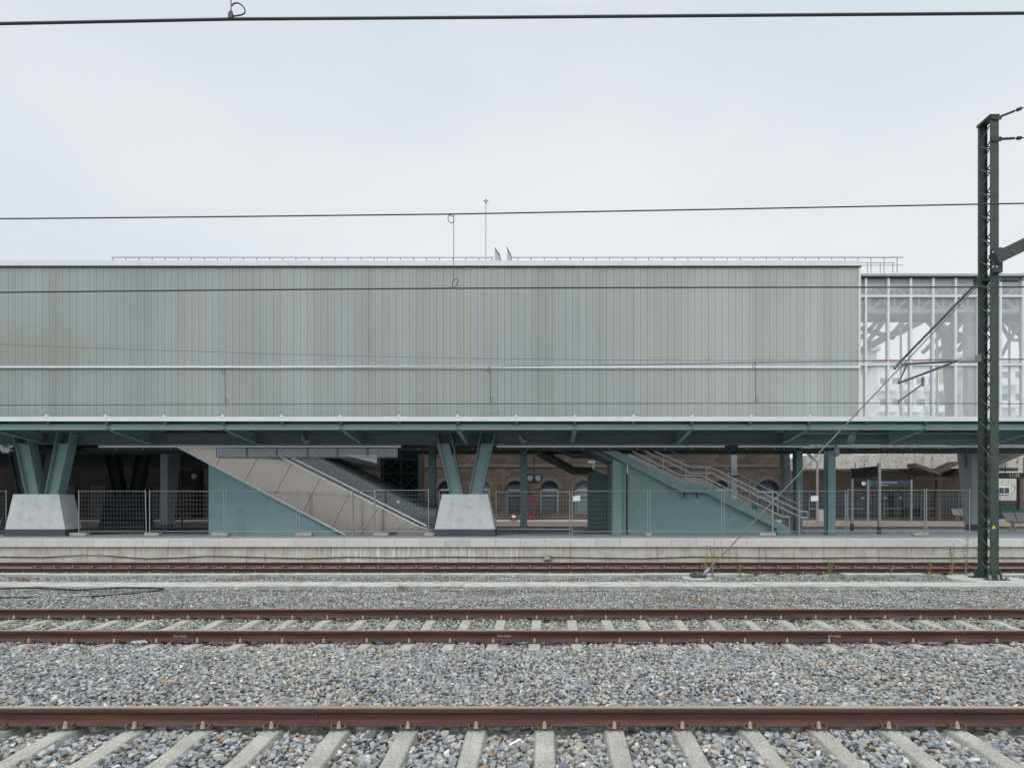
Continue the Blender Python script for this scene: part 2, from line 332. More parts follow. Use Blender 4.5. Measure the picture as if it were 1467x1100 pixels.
for a, b_ in ((-24, 5.6), (8.3, 10.6), (11.9, 20)):
    n = int((b_-a)/1.4)
    for i in range(n): ks.box(a+i*(b_-a)/n, a+(i+1)*(b_-a)/n-.003, 15.72+random.uniform(-.03, .03), 16.1, -.3, -.125+random.uniform(-.008, .008))
tag(ks.build('concrete_kerb', 'slab'), kind='structure')
tb = MB().box(-24, 24, 16.1, 20.03, -.32, -.24); tag(tb.build('track_bed', 'ground'), kind='structure')

# ------------------------------------------------------------------ rails and sleepers
def rail_profile():
    return [(-.07, -.15), (.07, -.15), (.07, -.14), (.02, -.125), (.009, -.112), (.009, -.052), (.034, -.038), (.036, -.008), (.028, 0), (-.028, 0), (-.036, -.008), (-.034, -.038), (-.009, -.052), (-.009, -.112), (-.02, -.125), (-.07, -.14)]
TR = {'foreground': (5.065,), 'middle': (8.17, 9.88), 'platform-side': (16.27, 17.93)}
def make_rail(Y, label, x0, x1, weld=None):
    t = thing('rail', label, 'rail', ((x0+x1)/2, Y, -.15), 'rusty running rails')
    n = 12; segs = [(x0+(x1-x0)*i/n) for i in range(n+1)]; pr = rail_profile(); k = len(pr)
    b_ = MB(); vs = [(x, Y+a, z) for x in segs for a, z in pr]
    b_.add(vs, [(i*k+j, i*k+(j+1) % k, (i+1)*k+(j+1) % k, (i+1)*k+j) for i in range(n) for j in range(k) if j != 8]+[tuple(range(k)), tuple(range(n*k, n*k+k))])
    b_.build('rail_body', 'rust', t)
    MB().add([(x, Y+a, 0.0) for x in segs for a in (-.028, .028)], [(2*i, 2*i+2, 2*i+3, 2*i+1) for i in range(n)]).build('running_surface', 'railtop', t)
    for wx in weld or ():
        MB().box(wx-.012, wx+.012, Y-.078, Y+.078, -.152, -.134).box(wx-.009, wx+.009, Y-.016, Y+.016, -.134, -.05).build('weld_joint', 'rust', t)
    return t
r1 = make_rail(5.065, 'thick rusty rail across the foreground, nearest of the five', -9, 9, (PX(452, 5.03),))
r2 = make_rail(8.17, 'nearer rail of the middle track, with chalk numbers on its web', -12, 12, (PX(321, 8.1), PX(1210, 8.1)))
make_rail(9.88, 'farther rail of the middle track, in front of the ballast strip', -14, 14, (PX(403, 9.8), PX(1133, 9.8)))
make_rail(16.27, 'nearer rail of the track beside the platform', -22, 22)
make_rail(17.93, 'farther rail of the platform track, just under the platform wall', -22, 22)
for s, px in (('93+920', 258), ('93+940', 722), ('93+960', 1195)):
    o = text_mesh(s, .062, 'chalk_number', 'chalk', r2, (PX(px, 8.16), 8.158, -.082)); o.rotation_euler.y = random.uniform(-.04, .04)

def sleeper_proto():
    t = MB()
    prof = [(-1.3, -.175), (-1.05, -.172), (-.60, -.172), (-.25, -.205), (.25, -.205), (.60, -.172), (1.05, -.172), (1.3, -.175)]
    vs = []
    for y, z in prof: vs += [(-.14, y, -.34), (-.079, y, z-.008), (-.071, y, z), (.071, y, z), (.079, y, z-.008), (.14, y, -.34)]
    fs = []
    for i in range(len(prof)-1):
        for j in range(5): fs.append((i*6+j, i*6+j+1, (i+1)*6+j+1, (i+1)*6+j))
    fs += [(0, 1, 2, 3, 4, 5), tuple(range(len(vs)-6, len(vs)))]
    t.add(vs, fs); o = t.build('concrete_sleeper', 'sleeper')
    for sgn in (-1, 1):
        yr = sgn*.84
        for side in (-1, 1):
            y = yr+side*.095
            f = MB().box(-.075, .075, min(y, yr), max(y, yr)+0.0, -.172, -.150)
            for q in (-1, 1):
                pts = [(q*.012, y-side*.02, -.128), (q*.03, y-side*.045, -.134), (q*.055, y-side*.035, -.126), (q*.066, y, -.118), (q*.06, y+side*.028, -.13), (q*.046, y+side*.036, -.15), (q*.03, y+side*.03, -.163)]
                f.tube(pts, .0065, 6)
            fo = f.build('rail_fastening', 'clip', o)
            b_ = MB().tube([(0, y, -.15), (0, y, -.122)], .021, 8, .018); b_.tube([(0, y, -.124), (0, y, -.106)], .016, 6); b_.tube([(0, y, -.108), (0, y, -.094)], .009, 8)
            b_.build('bolt', 'boltmat', fo)
    return o
sp = sleeper_proto(); sp_src = sp; freeze(sp)
first = True
SLX = {}
def place_sleepers(xs, yc, where, group):
    global first
    SLX[yc] = xs
    for i, x in enumerate(xs):
        lab = 'concrete sleeper %s, %s from the left' % (where, nth(i+1))
        loc = (x, yc, 0)
        if first: o = sp; o.location = loc; first = False
        else: o = dup(sp, loc)
        o['label'] = lab; o['category'] = 'sleeper'; o['group'] = group
        o.rotation_euler.z = random.uniform(-.012, .012)
place_sleepers([-.01+.6*k for k in range(-8, 7)], 5.065-.84, 'of the foreground track at the bottom edge', 'sleepers of the foreground track')
place_sleepers([-9.17+.6*k for k in range(30)], (8.17+9.88)/2, 'of the middle track', 'sleepers of the middle track')
place_sleepers([-16.1+.6*k for k in range(51)], 17.1, 'of the track beside the platform', 'sleepers of the platform track')

# ------------------------------------------------------------------ ballast (uncountable stones, one mesh)
def hull_rock(npts):
    bm = bmesh.new()
    for i in range(npts):
        v = rng.normal(size=3); v /= np.linalg.norm(v); v *= rng.uniform(.78, 1.1)
        v = np.clip(v, -.82, .82); bm.verts.new(v)
    r_ = bmesh.ops.convex_hull(bm, input=bm.verts)
    bmesh.ops.delete(bm, geom=[v for v in bm.verts if not v.link_faces], context='VERTS')
    bmesh.ops.triangulate(bm, faces=bm.faces)
    bm.verts.index_update(); vs = np.array([v.co[:] for v in bm.verts]); fs = np.array([[v.index for v in f.verts] for f in bm.faces]); bm.free()
    return vs, fs
ROCKS_HI = [hull_rock(15) for _ in range(14)]
ROCKS_LO = [hull_rock(9) for _ in range(10)]
def ballast_level(x, y):
    y = y.astype(float); z = np.full_like(y, -.20)
    def bump_(c, w, h): return h*np.exp(-((y-c)/w)**2)
    z += bump_(6.6, 1.0, .045)+bump_(11.6, 1.3, .05)
    z = np.where(y < 5.0, -.215, z)
    z = np.where((y > 8.3) & (y < 9.75), -.213, z)
    z = np.where((y > 12.9), -.15-(y-12.9)*.02, z)
    z = np.where(y > 14, -.19, z)
    z += .012*np.sin(x*3.1+y*2.3)+.012*np.sin(x*1.3-y*4.1)+.006*np.sin(x*9+y*7)
    return z
def stone_field(zones):
    V, Fc = [], []; off = 0
    for (y0, y1, sp_, s0, s1, rocks) in zones:
        xs = np.arange(-(.965*y1+1.2), .845*y1+1.2, sp_); ys = np.arange(y0, y1, sp_)
        X, Y = np.meshgrid(xs, ys); X = X.ravel()+rng.uniform(-.5, .5, X.size)*sp_; Y = Y.ravel()+rng.uniform(-.5, .5, Y.size)*sp_
        keep = (X > -(.965*Y+.9)) & (X < .845*Y+.9)
        for yr in (5.065, 8.17, 9.88): keep &= np.abs(Y-yr) > .075
        for yc, sxs in SLX.items():
            inside = (np.abs(Y-yc) < 1.3)
            a = np.array(sxs); d = np.abs(((X-a[0]+.3) % .6)-.3); inr = (X > a[0]-.3) & (X < a[-1]+.3)
            lim = np.where(np.abs(Y-yc) > 1.17, .02, .105)
            keep &= ~(inside & inr & (d < lim))
        keep &= ~(((X-11.45)**2/1.0+(Y-14.7)**2/.5) < .8)
        X, Y = X[keep], Y[keep]; n = X.size
        Z = ballast_level(X, Y)+rng.uniform(-.016, .014, n)
        S = rng.uniform(s0, s1, n)*np.where(rng.random(n) < .1, 1.3, 1.)
        kind = rng.integers(0, len(rocks), n)
        for k, (rv, rf) in enumerate(rocks):
            idx = np.where(kind == k)[0]; m_ = idx.size
            q = rng.normal(size=(m_, 4)); q /= np.linalg.norm(q, axis=1)[:, None]
            w_, x_, y_, z_ = q.T
            R = np.stack([1-2*(y_*y_+z_*z_), 2*(x_*y_-z_*w_), 2*(x_*z_+y_*w_), 2*(x_*y_+z_*w_), 1-2*(x_*x_+z_*z_), 2*(y_*z_-x_*w_), 2*(x_*z_-y_*w_), 2*(y_*z_+x_*w_), 1-2*(x_*x_+y_*y_)], 1).reshape(m_, 3, 3)
            sc = np.stack([rng.uniform(.9, 1.35, m_), rng.uniform(.7, 1., m_), rng.uniform(.5, .85, m_)], 1)*S[idx][:, None]
            pts = np.einsum('nij,nvj->nvi', R, rv[None]*sc[:, None, :]); pts[:, :, 2] *= .8
            pts += np.stack([X[idx], Y[idx], Z[idx]], 1)[:, None, :]
            V.append(pts.reshape(-1, 3)); nv = rv.shape[0]
            Fc.append((rf[None]+(np.arange(m_)*nv)[:, None, None]+off).reshape(-1, 3)); off += m_*nv
    V = np.concatenate(V).astype(np.float32); Fc = np.concatenate(Fc).astype(np.int32)
    me = bpy.data.meshes.new('ballast'); me.vertices.add(len(V)); me.vertices.foreach_set('co', V.ravel())
    me.loops.add(Fc.size); me.loops.foreach_set('vertex_index', Fc.ravel()); me.polygons.add(len(Fc))
    me.polygons.foreach_set('loop_start', np.arange(0, Fc.size, 3, dtype=np.int32)); me.polygons.foreach_set('loop_total', np.full(len(Fc), 3, np.int32))
    me.update(calc_edges=True); me.polygons.foreach_set('use_smooth', np.zeros(len(Fc), bool))
    me.materials.append(M['stone']); o = bpy.data.objects.new('ballast', me); COL.objects.link(o); return o
bal = stone_field([(3.7, 5.0, .043, .026, .042, ROCKS_HI), (5.0, 8.25, .041, .024, .038, ROCKS_HI), (8.25, 10.2, .043, .024, .036, ROCKS_HI), (10.2, 13.27, .046, .025, .037, ROCKS_LO), (14.08, 16.0, .05, .026, .038, ROCKS_LO)])
tag(bal, 'loose grey and brown ballast stones around the tracks', 'ballast', kind='stuff')
# ballast bed below the stones
bb = MB(); ys = [3.2, 5, 5.6, 6.6, 7.6, 8.2, 9.8, 10.4, 11.6, 12.8, 13.27]
for a, b_ in zip(ys[:-1], ys[1:]):
    za, zb = [float(ballast_level(np.array([0.]), np.array([q]))[0])-.035 for q in (a, b_)]
    bb.add([(-20, a, za), (20, a, za), (20, b_, zb), (-20, b_, zb)], [(0, 1, 2, 3)])
bb.add([(-24, 14.07, -.225), (24, 14.07, -.225), (24, 16.1, -.225), (-24, 16.1, -.225)], [(0, 1, 2, 3)])
tag(bb.build('ballast_bed', 'ground'), kind='structure')

# ------------------------------------------------------------------ concourse building
YF = 23.0; XE = PX(1232, YF); BL = -46.
cb = thing('concourse_building', 'long elevated concourse building clad in grey-green channel glass above the platform', 'building', (0, YF, PZ))
zt, zs1, zs0, zb = PZz(382, YF), PZz(524.7, YF), PZz(528.6, YF), 5.0
def planks(z0, z1, name):
    m_ = MB(); x = PX(2.2, YF)-.2755*40; 
    while x < XE-.25: m_.box(x+.0045, x+.1368, YF, YF+.06, z0, z1); m_.box(x+.1387, x+.271, YF, YF+.06, z0, z1); x += .2755
    o = m_.build(name, 'uglass', cb); return x
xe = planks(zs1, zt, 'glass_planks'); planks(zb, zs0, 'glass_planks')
BY = 43.5  # unseen rear extent, deepened to block daylight from the space below
MB().box(BL, XE-.01, YF+.07, YF+.3, zb-.02, zt+.1).build('backing_wall', 'dark', cb)
XD = -13.; BN = 32.5
MB().box(BL, XD, YF+.3, BY, zt+.05, zt+.3).box(XD, XE-.05, YF+.3, BN, zt+.05, zt+.3).build('roof', 'roofmetal', cb)
MB().box(BL, XD, BY-.2, BY, zb, zt+.05).box(XD, XE-.06, BN-.2, BN, zb, zt+.05).box(XD-.2, XD, BN, BY-.2, zb, zt+.05).box(XE-.3, XE-.06, YF+.3, BN-.2, zb, zt+.05).build('rear_wall', 'roofmetal', cb)
MB().box(BL, XD, YF+.07, BY, zb-.32, zb-.03).box(XD, XE-.02, YF+.07, BN, zb-.32, zb-.03).build('floor_slab', 'soffit', cb)
MB().box(BL, XE+.04, YF-.09, YF+.5, zt+.004, PZz(373.4, YF-.09)).build('roof_fascia', 'white', cb)
MB().box(BL, XE+.04, YF-.06, YF+.07, zt-.035, zt).build('drip_edge', 'dark', cb)
MB().box(BL, XE, YF-.05, YF+.06, zs0+.002, zs1-.002).box(BL, XE, YF-.07, YF-.05, zs0+.035, zs0+.055).build('string_course', 'white', cb)
MB().box(xe+.004, XE+.02, YF-.03, YF+.5, zb, zt).build('corner_trim', mat('pale_corner_trim', L(208, 212, 204), .5, var=.04), cb)
rl = MB()
zr = PZz(368.7, 24.4)
x0, x1 = PX(160, 24.4), PX(1294, 24.4)
rl.tube([(x0, 24.4, zr), (PX(707, 24.4), 24.4, zr)], .026, 6); rl.tube([(PX(733, 24.4), 24.4, zr), (x1, 24.4, zr)], .026, 6)
x = x0+.05
while x < x1:
    if not PX(708, 24.4) < x < PX(732, 24.4): rl.tube([(x, 24.4, zt+.1 if x < XE else PZz(391, 24.4)), (x, 24.4, zr)], .02, 6)
    x += .562
rl.tube([(XE, 24.4, PZz(380, 24.4)), (x1, 24.4, PZz(380, 24.4))], .015, 6)
rl.tube([(XE, 25.2, PZz(376.5, 25.2)), (PX(1282, 25.2), 25.2, PZz(376.5, 25.2))], .02, 6)
for px in (1243, 1261, 1279): rl.tube([P(px, 391, 25.2), P(px, 376.5, 25.2)], .02, 6)
rl.build('roof_railing', 'steel', cb)
lr = thing('lightning_rod', 'thin lightning rod standing on the concourse roof', 'lightning rod', P(696, 373, 24.8))
MB().tube([P(696, 378, 24.8), P(696, 289, 24.8)], .018, 6).build('rod', 'steel', lr)
MB().tube([P(692.5, 288, 24.8), P(699.5, 288, 24.8)], .03, 6).tube([P(696, 291, 24.8), P(696, 286, 24.8)], .045, 6).build('rod_tip', 'steel', lr)
for i, (a, b_, y0, y1) in enumerate(((709, 716, 355, 366), (726.5, 732, 354, 366))):
    v = thing('roof_vent', ('wedge-shaped roof cowl next to the lightning rod', 'wedge-shaped roof cowl farther from the lightning rod')[i], 'roof vent', P(a, 378, 24), 'wedge cowls on the concourse roof')
    MB().prism([P(a, 379, 24), P(b_, 379, 24), P(b_, y1, 24), P(a, y0, 24)], (0, .6, 0)).build('cowl', 'roofmetal', v)
    MB().prism([P(a-.3, y0-1, 23.98), P(b_+.3, y1-1.2, 23.98), P(b_+.3, y1+.9, 23.98), P(a-.3, y0+1.2, 23.98)], (0, .64, 0)).build('flashing', 'dark', v)

# ------------------------------------------------------------------ platform canopy
cp = thing('platform_canopy', 'teal steel canopy with a white fascia running along the platform', 'canopy', (0, 22.5, PZ))
CL, CR = -44., 30.
zf0, zf1 = PZz(603.2, 20.2), PZz(596.8, 20.2)
MB().box(CL, CR, 20.2, 20.26, zf0, zf1).build('fascia', 'white', cp)
pg = MB(); JX = [PX(66.3+84.15*k, 20.2) for k in range(-4, 20)]
for x in JX: pg.box(x-.04, x+.04, 20.19, 20.25, zf1-.03, zf1+.065)
pg.build('fascia_clips', 'white', cp)
XG = PX(1165, 22)
dk = MB(); 
for a, b_ in zip(JX[:-1], JX[1:]):
    if b_ < XG: dk.box(a+.01, b_-.01, 20.27, YF-.02, zf0+.02, zf0+.06)
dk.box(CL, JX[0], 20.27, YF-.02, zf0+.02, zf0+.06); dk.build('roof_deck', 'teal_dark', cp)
MB().box(XG-1.5, CR, 20.27, 22.2, zf0+.03, zf0+.045).build('glass_roof', 'roofglass', cp)
pl = MB()
for x in JX[:]: pl.box(x-.05, x+.05, 20.27, 22.3, zf0-.10, zf0+.015)
for yy in (21.0, 21.7): pl.box(CL, CR, yy, yy+.06, zf0-.06, zf0+.0)
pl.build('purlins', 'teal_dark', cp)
def ibeam(m_, x0, x1, y0, y1, z0, z1, tf=.03, tw=.03):
    ym = (y0+y1)/2
    m_.box(x0, x1, y0, y1, z0, z0+tf); m_.box(x0, x1, y0, y1, z1-tf, z1); m_.box(x0, x1, ym-tw/2, ym+tw/2, z0+tf, z1-tf)
eb = MB(); eb.box(CL, CR, 20.36, 20.5, PZz(615.6, 20.36), PZz(607.6, 20.36)); eb.build('edge_beam', 'teal', cp)
jb = MB()
for x in JX[1::2]:
    for dz in (.035, .165):
        for dx in (-.07, -.03, .03, .07): jb.box(x+dx-.012, x+dx+.012, 20.345, 20.359, PZz(615.6, 20.36)+dz-.012, PZz(615.6, 20.36)+dz+.012)
    jb.box(x-.004, x+.004, 20.352, 20.359, PZz(615.6, 20.36), PZz(607.6, 20.36))
jb.build('splice_bolts', 'teal_dark', cp)
mb = MB(); zm0, zm1 = PZz(636.3, 22.4), PZz(620.5, 22.4)
ibeam(mb, CL, CR, 22.38, 22.68, zm0, zm1, .035); mb.build('main_beam', 'teal_shaded', cp)
# one tapered bracket, then copies
def bracket():
    m_ = MB(); a = [(20.5, zf0-.12-.19), (22.38, zm0+.05), (22.38, zm1), (20.5, zf0-.12)]
    m_.prism([(-.012, y, z) for y, z in a], (.024, 0, 0))
    for (ya, za), (yb, zb_) in (((20.5, a[0][1]), (22.38, a[1][1])), ((20.5, a[3][1]), (22.38, a[2][1]))):
        m_.bar((0, ya, za), (0, yb, zb_), .16, .022)
    m_.bar((0, 22.3, zm0+.06), (0, 22.3, zm1), .15, .02, (0, 1, 0))
    return m_
bk = bracket(); bx = JX[1::2]; b0 = None
for x in bx:
    if b0 is None: b0 = bk.build('bracket', 'teal', cp); o = b0
    else: o = b0.copy(); COL.objects.link(o); o.parent = cp
    o.location.x = x
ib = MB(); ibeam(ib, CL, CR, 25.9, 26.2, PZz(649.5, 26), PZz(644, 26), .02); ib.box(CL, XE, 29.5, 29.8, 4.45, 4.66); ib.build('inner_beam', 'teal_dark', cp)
ct = MB().box(CL, CR, 22.7, 22.85, PZz(645.3, 22.7), PZz(641.3, 22.7)); ct.build('cable_tray', 'black', cp)
st = MB()
for k in range(40):
    x = PX(141+39.3*k-250, 22.69); st.box(x-.012, x+.012, 22.66, 22.7, PZz(644.2, 22.7), PZz(642, 22.7))
st.build('tray_hangers', 'steel', cp)
for a, b_ in ((-40, 20), (142, 575), (711, 1038), (1057, 1560)):
    ls = MB(); xa, xb = PX(a, 22.6), PX(b_, 22.6); n = max(1, round((xb-xa)/1.55))
    for i in range(n): ls.box(xa+(xb-xa)*i/n+.008, xa+(xb-xa)*(i+1)/n-.008, 22.56, 22.64, PZz(640.9, 22.6), PZz(638, 22.6))
    ls.build('linear_luminaire', 'white', cp)
def floodlight(px, py, Y, label, flip=1):
    t = thing('floodlight', label, 'floodlight', P(px, py, Y), 'small floodlights under the canopy')
    a = P(px, py, Y)
    MB().bar(a+Vector((-.09*flip, 0, .12)), a+Vector((.09*flip, -.14, -.14)), .2, .16).build('lamp_housing', 'zinc', t)
    MB().tube([a+Vector((-.1*flip, .1, .16)), a+Vector((-.1*flip, .3, .3))], .02, 6).build('lamp_bracket', 'dark', t)
floodlight(438.5, 628.5, 22.1, 'grey floodlight on the canopy beam above the escalator')
floodlight(748.5, 628.5, 22.1, 'grey floodlight on the canopy beam right of the central column')
floodlight(1218.5, 629.5, 22.1, 'grey floodlight on the canopy beam near the signposts', -1)
cam_ = thing('security_camera', 'pale security camera on a bracket left of the leftmost V column', 'camera', P(10, 643, 22))
a = P(10, 643, 22); MB().bar(a+Vector((-.12, 0, .08)), a+Vector((.06, -.1, -.06)), .2, .22).build('camera_housing', 'white', cam_)
MB().tube([a+Vector((0, 0, -.03)), P(19, 645, 22.2)], .03, 8).build('camera_bracket', 'white', cam_)
dm = thing('dome_camera', 'grey dome camera hanging above the right-hand teal post', 'camera', P(1198, 646, 22.3)); a = P(1198, 640, 22.3)
MB().tube([a, a+Vector((0, 0, -.1)), a+Vector((0, 0, -.25)), a+Vector((0, 0, -.33)), a+Vector((0, 0, -.38))], .07, 14).build('camera_housing', 'zinc', dm)
MB().tube([a+Vector((0, 0, -.1)), a+Vector((0, 0, -.3))], .12, 14, .13).tube([a+Vector((0, 0, -.3)), a+Vector((0, 0, -.39))], .13, 14, .05).build('camera_dome', 'zinc', dm)
MB().tube([a+Vector((0, 0, .1)), a], .025, 6).build('camera_stem', 'dark', dm)

# ------------------------------------------------------------------ V columns
def v_column(X, label, Y0=21.8, pm='conc', sm_='teal', name='v_column'):
    t = thing(name, label, 'column', (X, Y0+.35, PZ), 'V-shaped columns under the canopy')
    zt_ = PZz(707.8, 21.8); zb_ = PZz(758.2, 21.8)
    wb, wt = 1.15, .885; wmid = wb-(wb-wt)*.0
    def fr(w0, w1, y0a, y0b, d0, d1, za, zb2):
        m_ = MB(); vs = []
        for w_, y_, d_, z_ in ((w0, y0a, d0, za), (w1, y0b, d1, zb2)): vs += [(X-w_, y_, z_), (X+w_, y_, z_), (X+w_, y_+d_, z_), (X-w_, y_+d_, z_)]
        return m_.add(vs, [(0, 3, 2, 1), (4, 5, 6, 7), (0, 1, 5, 4), (1, 2, 6, 5), (2, 3, 7, 6), (3, 0, 4, 7)])
    fr(wb+.01, wt, Y0, Y0+.04, .78, .72, zb_, zt_).build('plinth', pm, t, .012)
    fr(wb+.035, wb+.012, Y0-.015, Y0-.008, .82, .8, PZ-.01, zb_+.002).build('plinth_band', 'band', t)
    yf = Y0+.28
    for s in (-1, 1):
        m_ = MB(); ztop = zm1-.02
        xb0, xb1 = (.13, .61) if s > 0 else (-.61, -.13)          # foot, inner and outer edge
        xt0, xt1 = (.60, 1.13) if s > 0 else (-1.13, -.60)
        for xb_, xt_ in ((xb0, xt0), (xb1, xt1)):
            m_.prism([(X+xb_-.014, yf, zt_-.01), (X+xb_+.014, yf, zt_-.01), (X+xt_+.014, yf, ztop), (X+xt_-.014, yf, ztop)], (0, .4, 0))
        m_.prism([(X+xb0, yf+.14, zt_-.01), (X+xb1, yf+.14, zt_-.01), (X+xt1-.07, yf+.14, zm0-.01), (X+xt0-.03, yf+.14, zm0-.01)], (0, .025, 0))
        m_.box(X+min(xt0, xt1)-.02, X+max(xt0, xt1)-.04, yf+.02, yf+.38, zm0-.035, zm0-.006)
        m_.build('leg', sm_, t)
    return t
v_column(PX(50, 21.8)+.0, 'teal V column on a pale concrete plinth at the left edge of the platform')
v_column(PX(665.7, 21.8), 'teal V column on a pale concrete plinth, central one of the picture')
v_column(PX(178, 29.6), 'dark V column in the shade behind the leftmost fence panel', 29.4, 'soffit', 'soffit')  # plinth and legs coloured dark to stand in for shade
v_column(PX(25, 26), 'shaded V column behind the leftmost concrete plinth', 26.4, 'soffit', 'teal_dark')  # shade put into the plinth and leg colours here too

# ------------------------------------------------------------------ posts
def post(px0, px1, Y, label, dep=.4, ztop=4.7, base=True):
    x0, x1 = PX(px0, Y), PX(px1, Y); t = thing('steel_post', label, 'post', ((x0+x1)/2, Y+dep/2, PZ), 'teal steel posts under the building')
    m_ = MB().box(x0, x1, Y, Y+.03, PZ, ztop).box(x0, x1, Y+dep-.03, Y+dep, PZ, ztop).box((x0+x1)/2-.015, (x0+x1)/2+.015, Y+.03, Y+dep-.03, PZ, ztop)
    m_.build('post_body', 'teal', t)
    MB().box(x0-.06, x1+.06, Y-.05, Y+dep+.05, PZ-.003, PZ+.02).build('base_plate', 'teal_dark', t)
post(745, 755, 25.7, 'teal post between the central V column and the arched doorway', .3)
post(614, 623.3, 25.9, 'teal post behind the foot of the escalators', .3)
post(1141, 1150, 25.2, 'teal post behind the foot of the stairs')
post(1186.8, 1197.2, 22.95, 'wide teal post standing right of the stairs')
def pier(px0, px1, Y, label, lean):
    x0, x1 = PX(px0, Y), PX(px1, Y); t = thing('concrete_pier', label, 'pier', ((x0+x1)/2, Y+.25, PZ), 'grey concrete piers')
    zk = PZz(751.5, Y); top = 4.75; zn = 3.6
    pr = [(Y, zk), (Y+.5, zk), (Y+1.02, top), (Y+.66, top), (Y+.42, zn), (Y+.28, zn), (Y+.26, top), (Y, top)]
    MB().prism([(x0, y, z) for y, z in pr], (x1-x0, 0, 0)).build('pier_shaft', 'conc_pier', t)
    MB().box(x0+.03, x1-.03, Y+.04, Y+.46, PZ-.01, zk+.002).build('pier_foot', 'band', t)
pier(229.6, 240, 26.6, 'slim grey concrete pier left of the escalator wall', 1)
pier(1392, 1402.5, 26.8, 'slim grey concrete pier behind the catenary mast', -1)

# ------------------------------------------------------------------ escalators
def escalator(dY, label, clad=True):
    Y = 22.78+dY; Yr = 22.78
    def E(px, py): q = P(px, py, Yr); return Vector((q.x, q.y+dY, q.z))
    t = thing('escalator', label, 'escalator', E(560, 766), 'escalators up to the concourse')
    D = 1.5
    # truss cladding: a core, and curved steel sheets with open joints in front of it
    MB().prism([E(229, 625), E(342.5, 625), E(604, 757), E(650, 757.6), E(650, 766.4), E(497, 766.4)], (0, D, 0)).build('truss_core', 'rubber', t)
    xs_ = [229+41.5*k for k in range(10)]+[626.]
    def lo(x): return (x, min(766.4, 625+(x-229)*.5262))
    def hi(x):
        x = min(x+24, 650); return (x, max(612, 674+(x-440)*.5026) if x < 604 else 756.6+.012*(x-604))
    for xa_, xb_ in zip(xs_[:-1], xs_[1:]):
        sk = MB(); nu, nv = 6, 12; vs = []
        for iu in range(nu+1):
            x = xa_+.25+(xb_-xa_-.5)*iu/nu; a_, b_ = E(*lo(x)), E(*hi(x))
            for iv in range(nv+1):
                q = iv/nv; p_ = a_.lerp(b_, q); hh = min(1, max(0, b_.z-a_.z-.35)/1.5); p_.y += -.14+.15*hh*q**2.6; vs.append(p_)
        sk.add(vs, [(iu*(nv+1)+iv, (iu+1)*(nv+1)+iv, (iu+1)*(nv+1)+iv+1, iu*(nv+1)+iv+1) for iu in range(nu) for iv in range(nv)], True)
        sk.build('side_cladding', 'stainless', t)
    MB().bar(E(229, 625.4)+Vector((0, -.1, 0)), E(497, 766)+Vector((0, -.1, 0)), .12, .06).build('bottom_trim', 'polished', t)
    MB().bar(E(342.5, 624.1)+Vector((0, -.03, 0)), E(600, 753.8)+Vector((0, -.03, 0)), .06, .07).bar(E(600, 754)+Vector((0, -.015, 0)), E(612, 757)+Vector((0, -.015, 0)), .05, .04).build('skirt_trim', 'bright', t)
    MB().bar(E(355, 623.5)+Vector((0, .02, 0)), E(611, 753)+Vector((0, .02, 0)), .03, .06).build('inner_trim', 'bright', t)
    def deck(y0, nm):
        hp = [(392, 622), (461.5, 656.5), (590, 720.7), (598, 724.4), (605, 726.8), (613, 728.3), (625, 728.6), (650, 728.6)]
        gl = MB(); pts = [E(*q) for q in hp]+[E(650, 757), E(606, 757), E(342, 625)]
        gl.prism([q+Vector((0, y0, 0)) for q in pts], (0, .012, 0)).build('glass_balustrade', 'railglass', t)
        hr = MB().tube([E(*q)+Vector((0, y0, .0)) for q in hp], .035, 8); e = E(650, 728.6)
        hr.tube([e+Vector((0, y0, 0)), e+Vector((.2, y0, -.05)), e+Vector((.3, y0, -.25)), e+Vector((.2, y0, -.5)), e+Vector((0, y0, -.55))], .035, 8); hr.build('handrail', 'rubber', t)
    deck(.05, 'near'); deck(1.35, 'far')
    s = MB(); q0 = E(600, 752); q1 = E(342, 622); n = 19
    for i in range(n):
        x_ = q0.x+(q1.x-q0.x)*i/n; xn = q0.x+(q1.x-q0.x)*(i+1)/n; z_ = q0.z+(q1.z-q0.z)*i/n+.05
        s.box(min(x_, xn), max(x_, xn)+.0, Y+.2, Y+1.3, z_-.3, z_+.1)
    s.build('steps', 'dark', t)
    return t
e1 = escalator(0, 'nearer escalator with a brushed steel side, rising to the left')
def E1(px, py, y=22.8): return P(px, py, 22.78)+Vector((0, y-22.78, 0))
MB().prism([E1(298, 766.4, 22.82), E1(298, 663.6, 22.82), E1(493.5, 766.4, 22.82)], (0, 1.4, 0)).build('base_wall', 'teal_wall', e1)
escalator(1.85, 'farther dark escalator seen behind the glass of the nearer one')
sn = thing('sticker', 'small white sticker on the escalator glass', 'sticker', P(570.5, 718.5, 22.8))
MB().prism([P(568.8, 716.8, 22.8), P(572.6, 717.6, 22.8), P(571.8, 720.8, 22.8), P(568.4, 720, 22.8)], (0, .004, 0)).build('sticker_face', 'paper', sn)
# glass transoms hung over the escalator
ts = thing('hanging_transom', 'row of pale framed glass transoms hanging over the escalators', 'transom', P(440, 655, 22.72))
ed = [309, 353, 396, 440, 483, 526, 570]
for a, b_ in zip(ed[:-1], ed[1:]):
    Yt = 22.55
    f = MB(); z0, z1 = PZz(655.5, Yt), PZz(642, Yt); xa, xb = PX(a, Yt), PX(b_, Yt)
    f.box(xa+.01, xb-.01, Yt, Yt+.04, z0, z0+.02).box(xa+.01, xa+.03, Yt, Yt+.04, z0+.035, z1).box(xb-.05, xb-.01, Yt, Yt+.04, z0+.035, z1)
    fo = f.build('transom_frame', 'conc_pier', ts)
    MB().box(xa+.05, xb-.05, Yt+.015, Yt+.022, z0+.035, z1).build('pane', 'screen', fo)

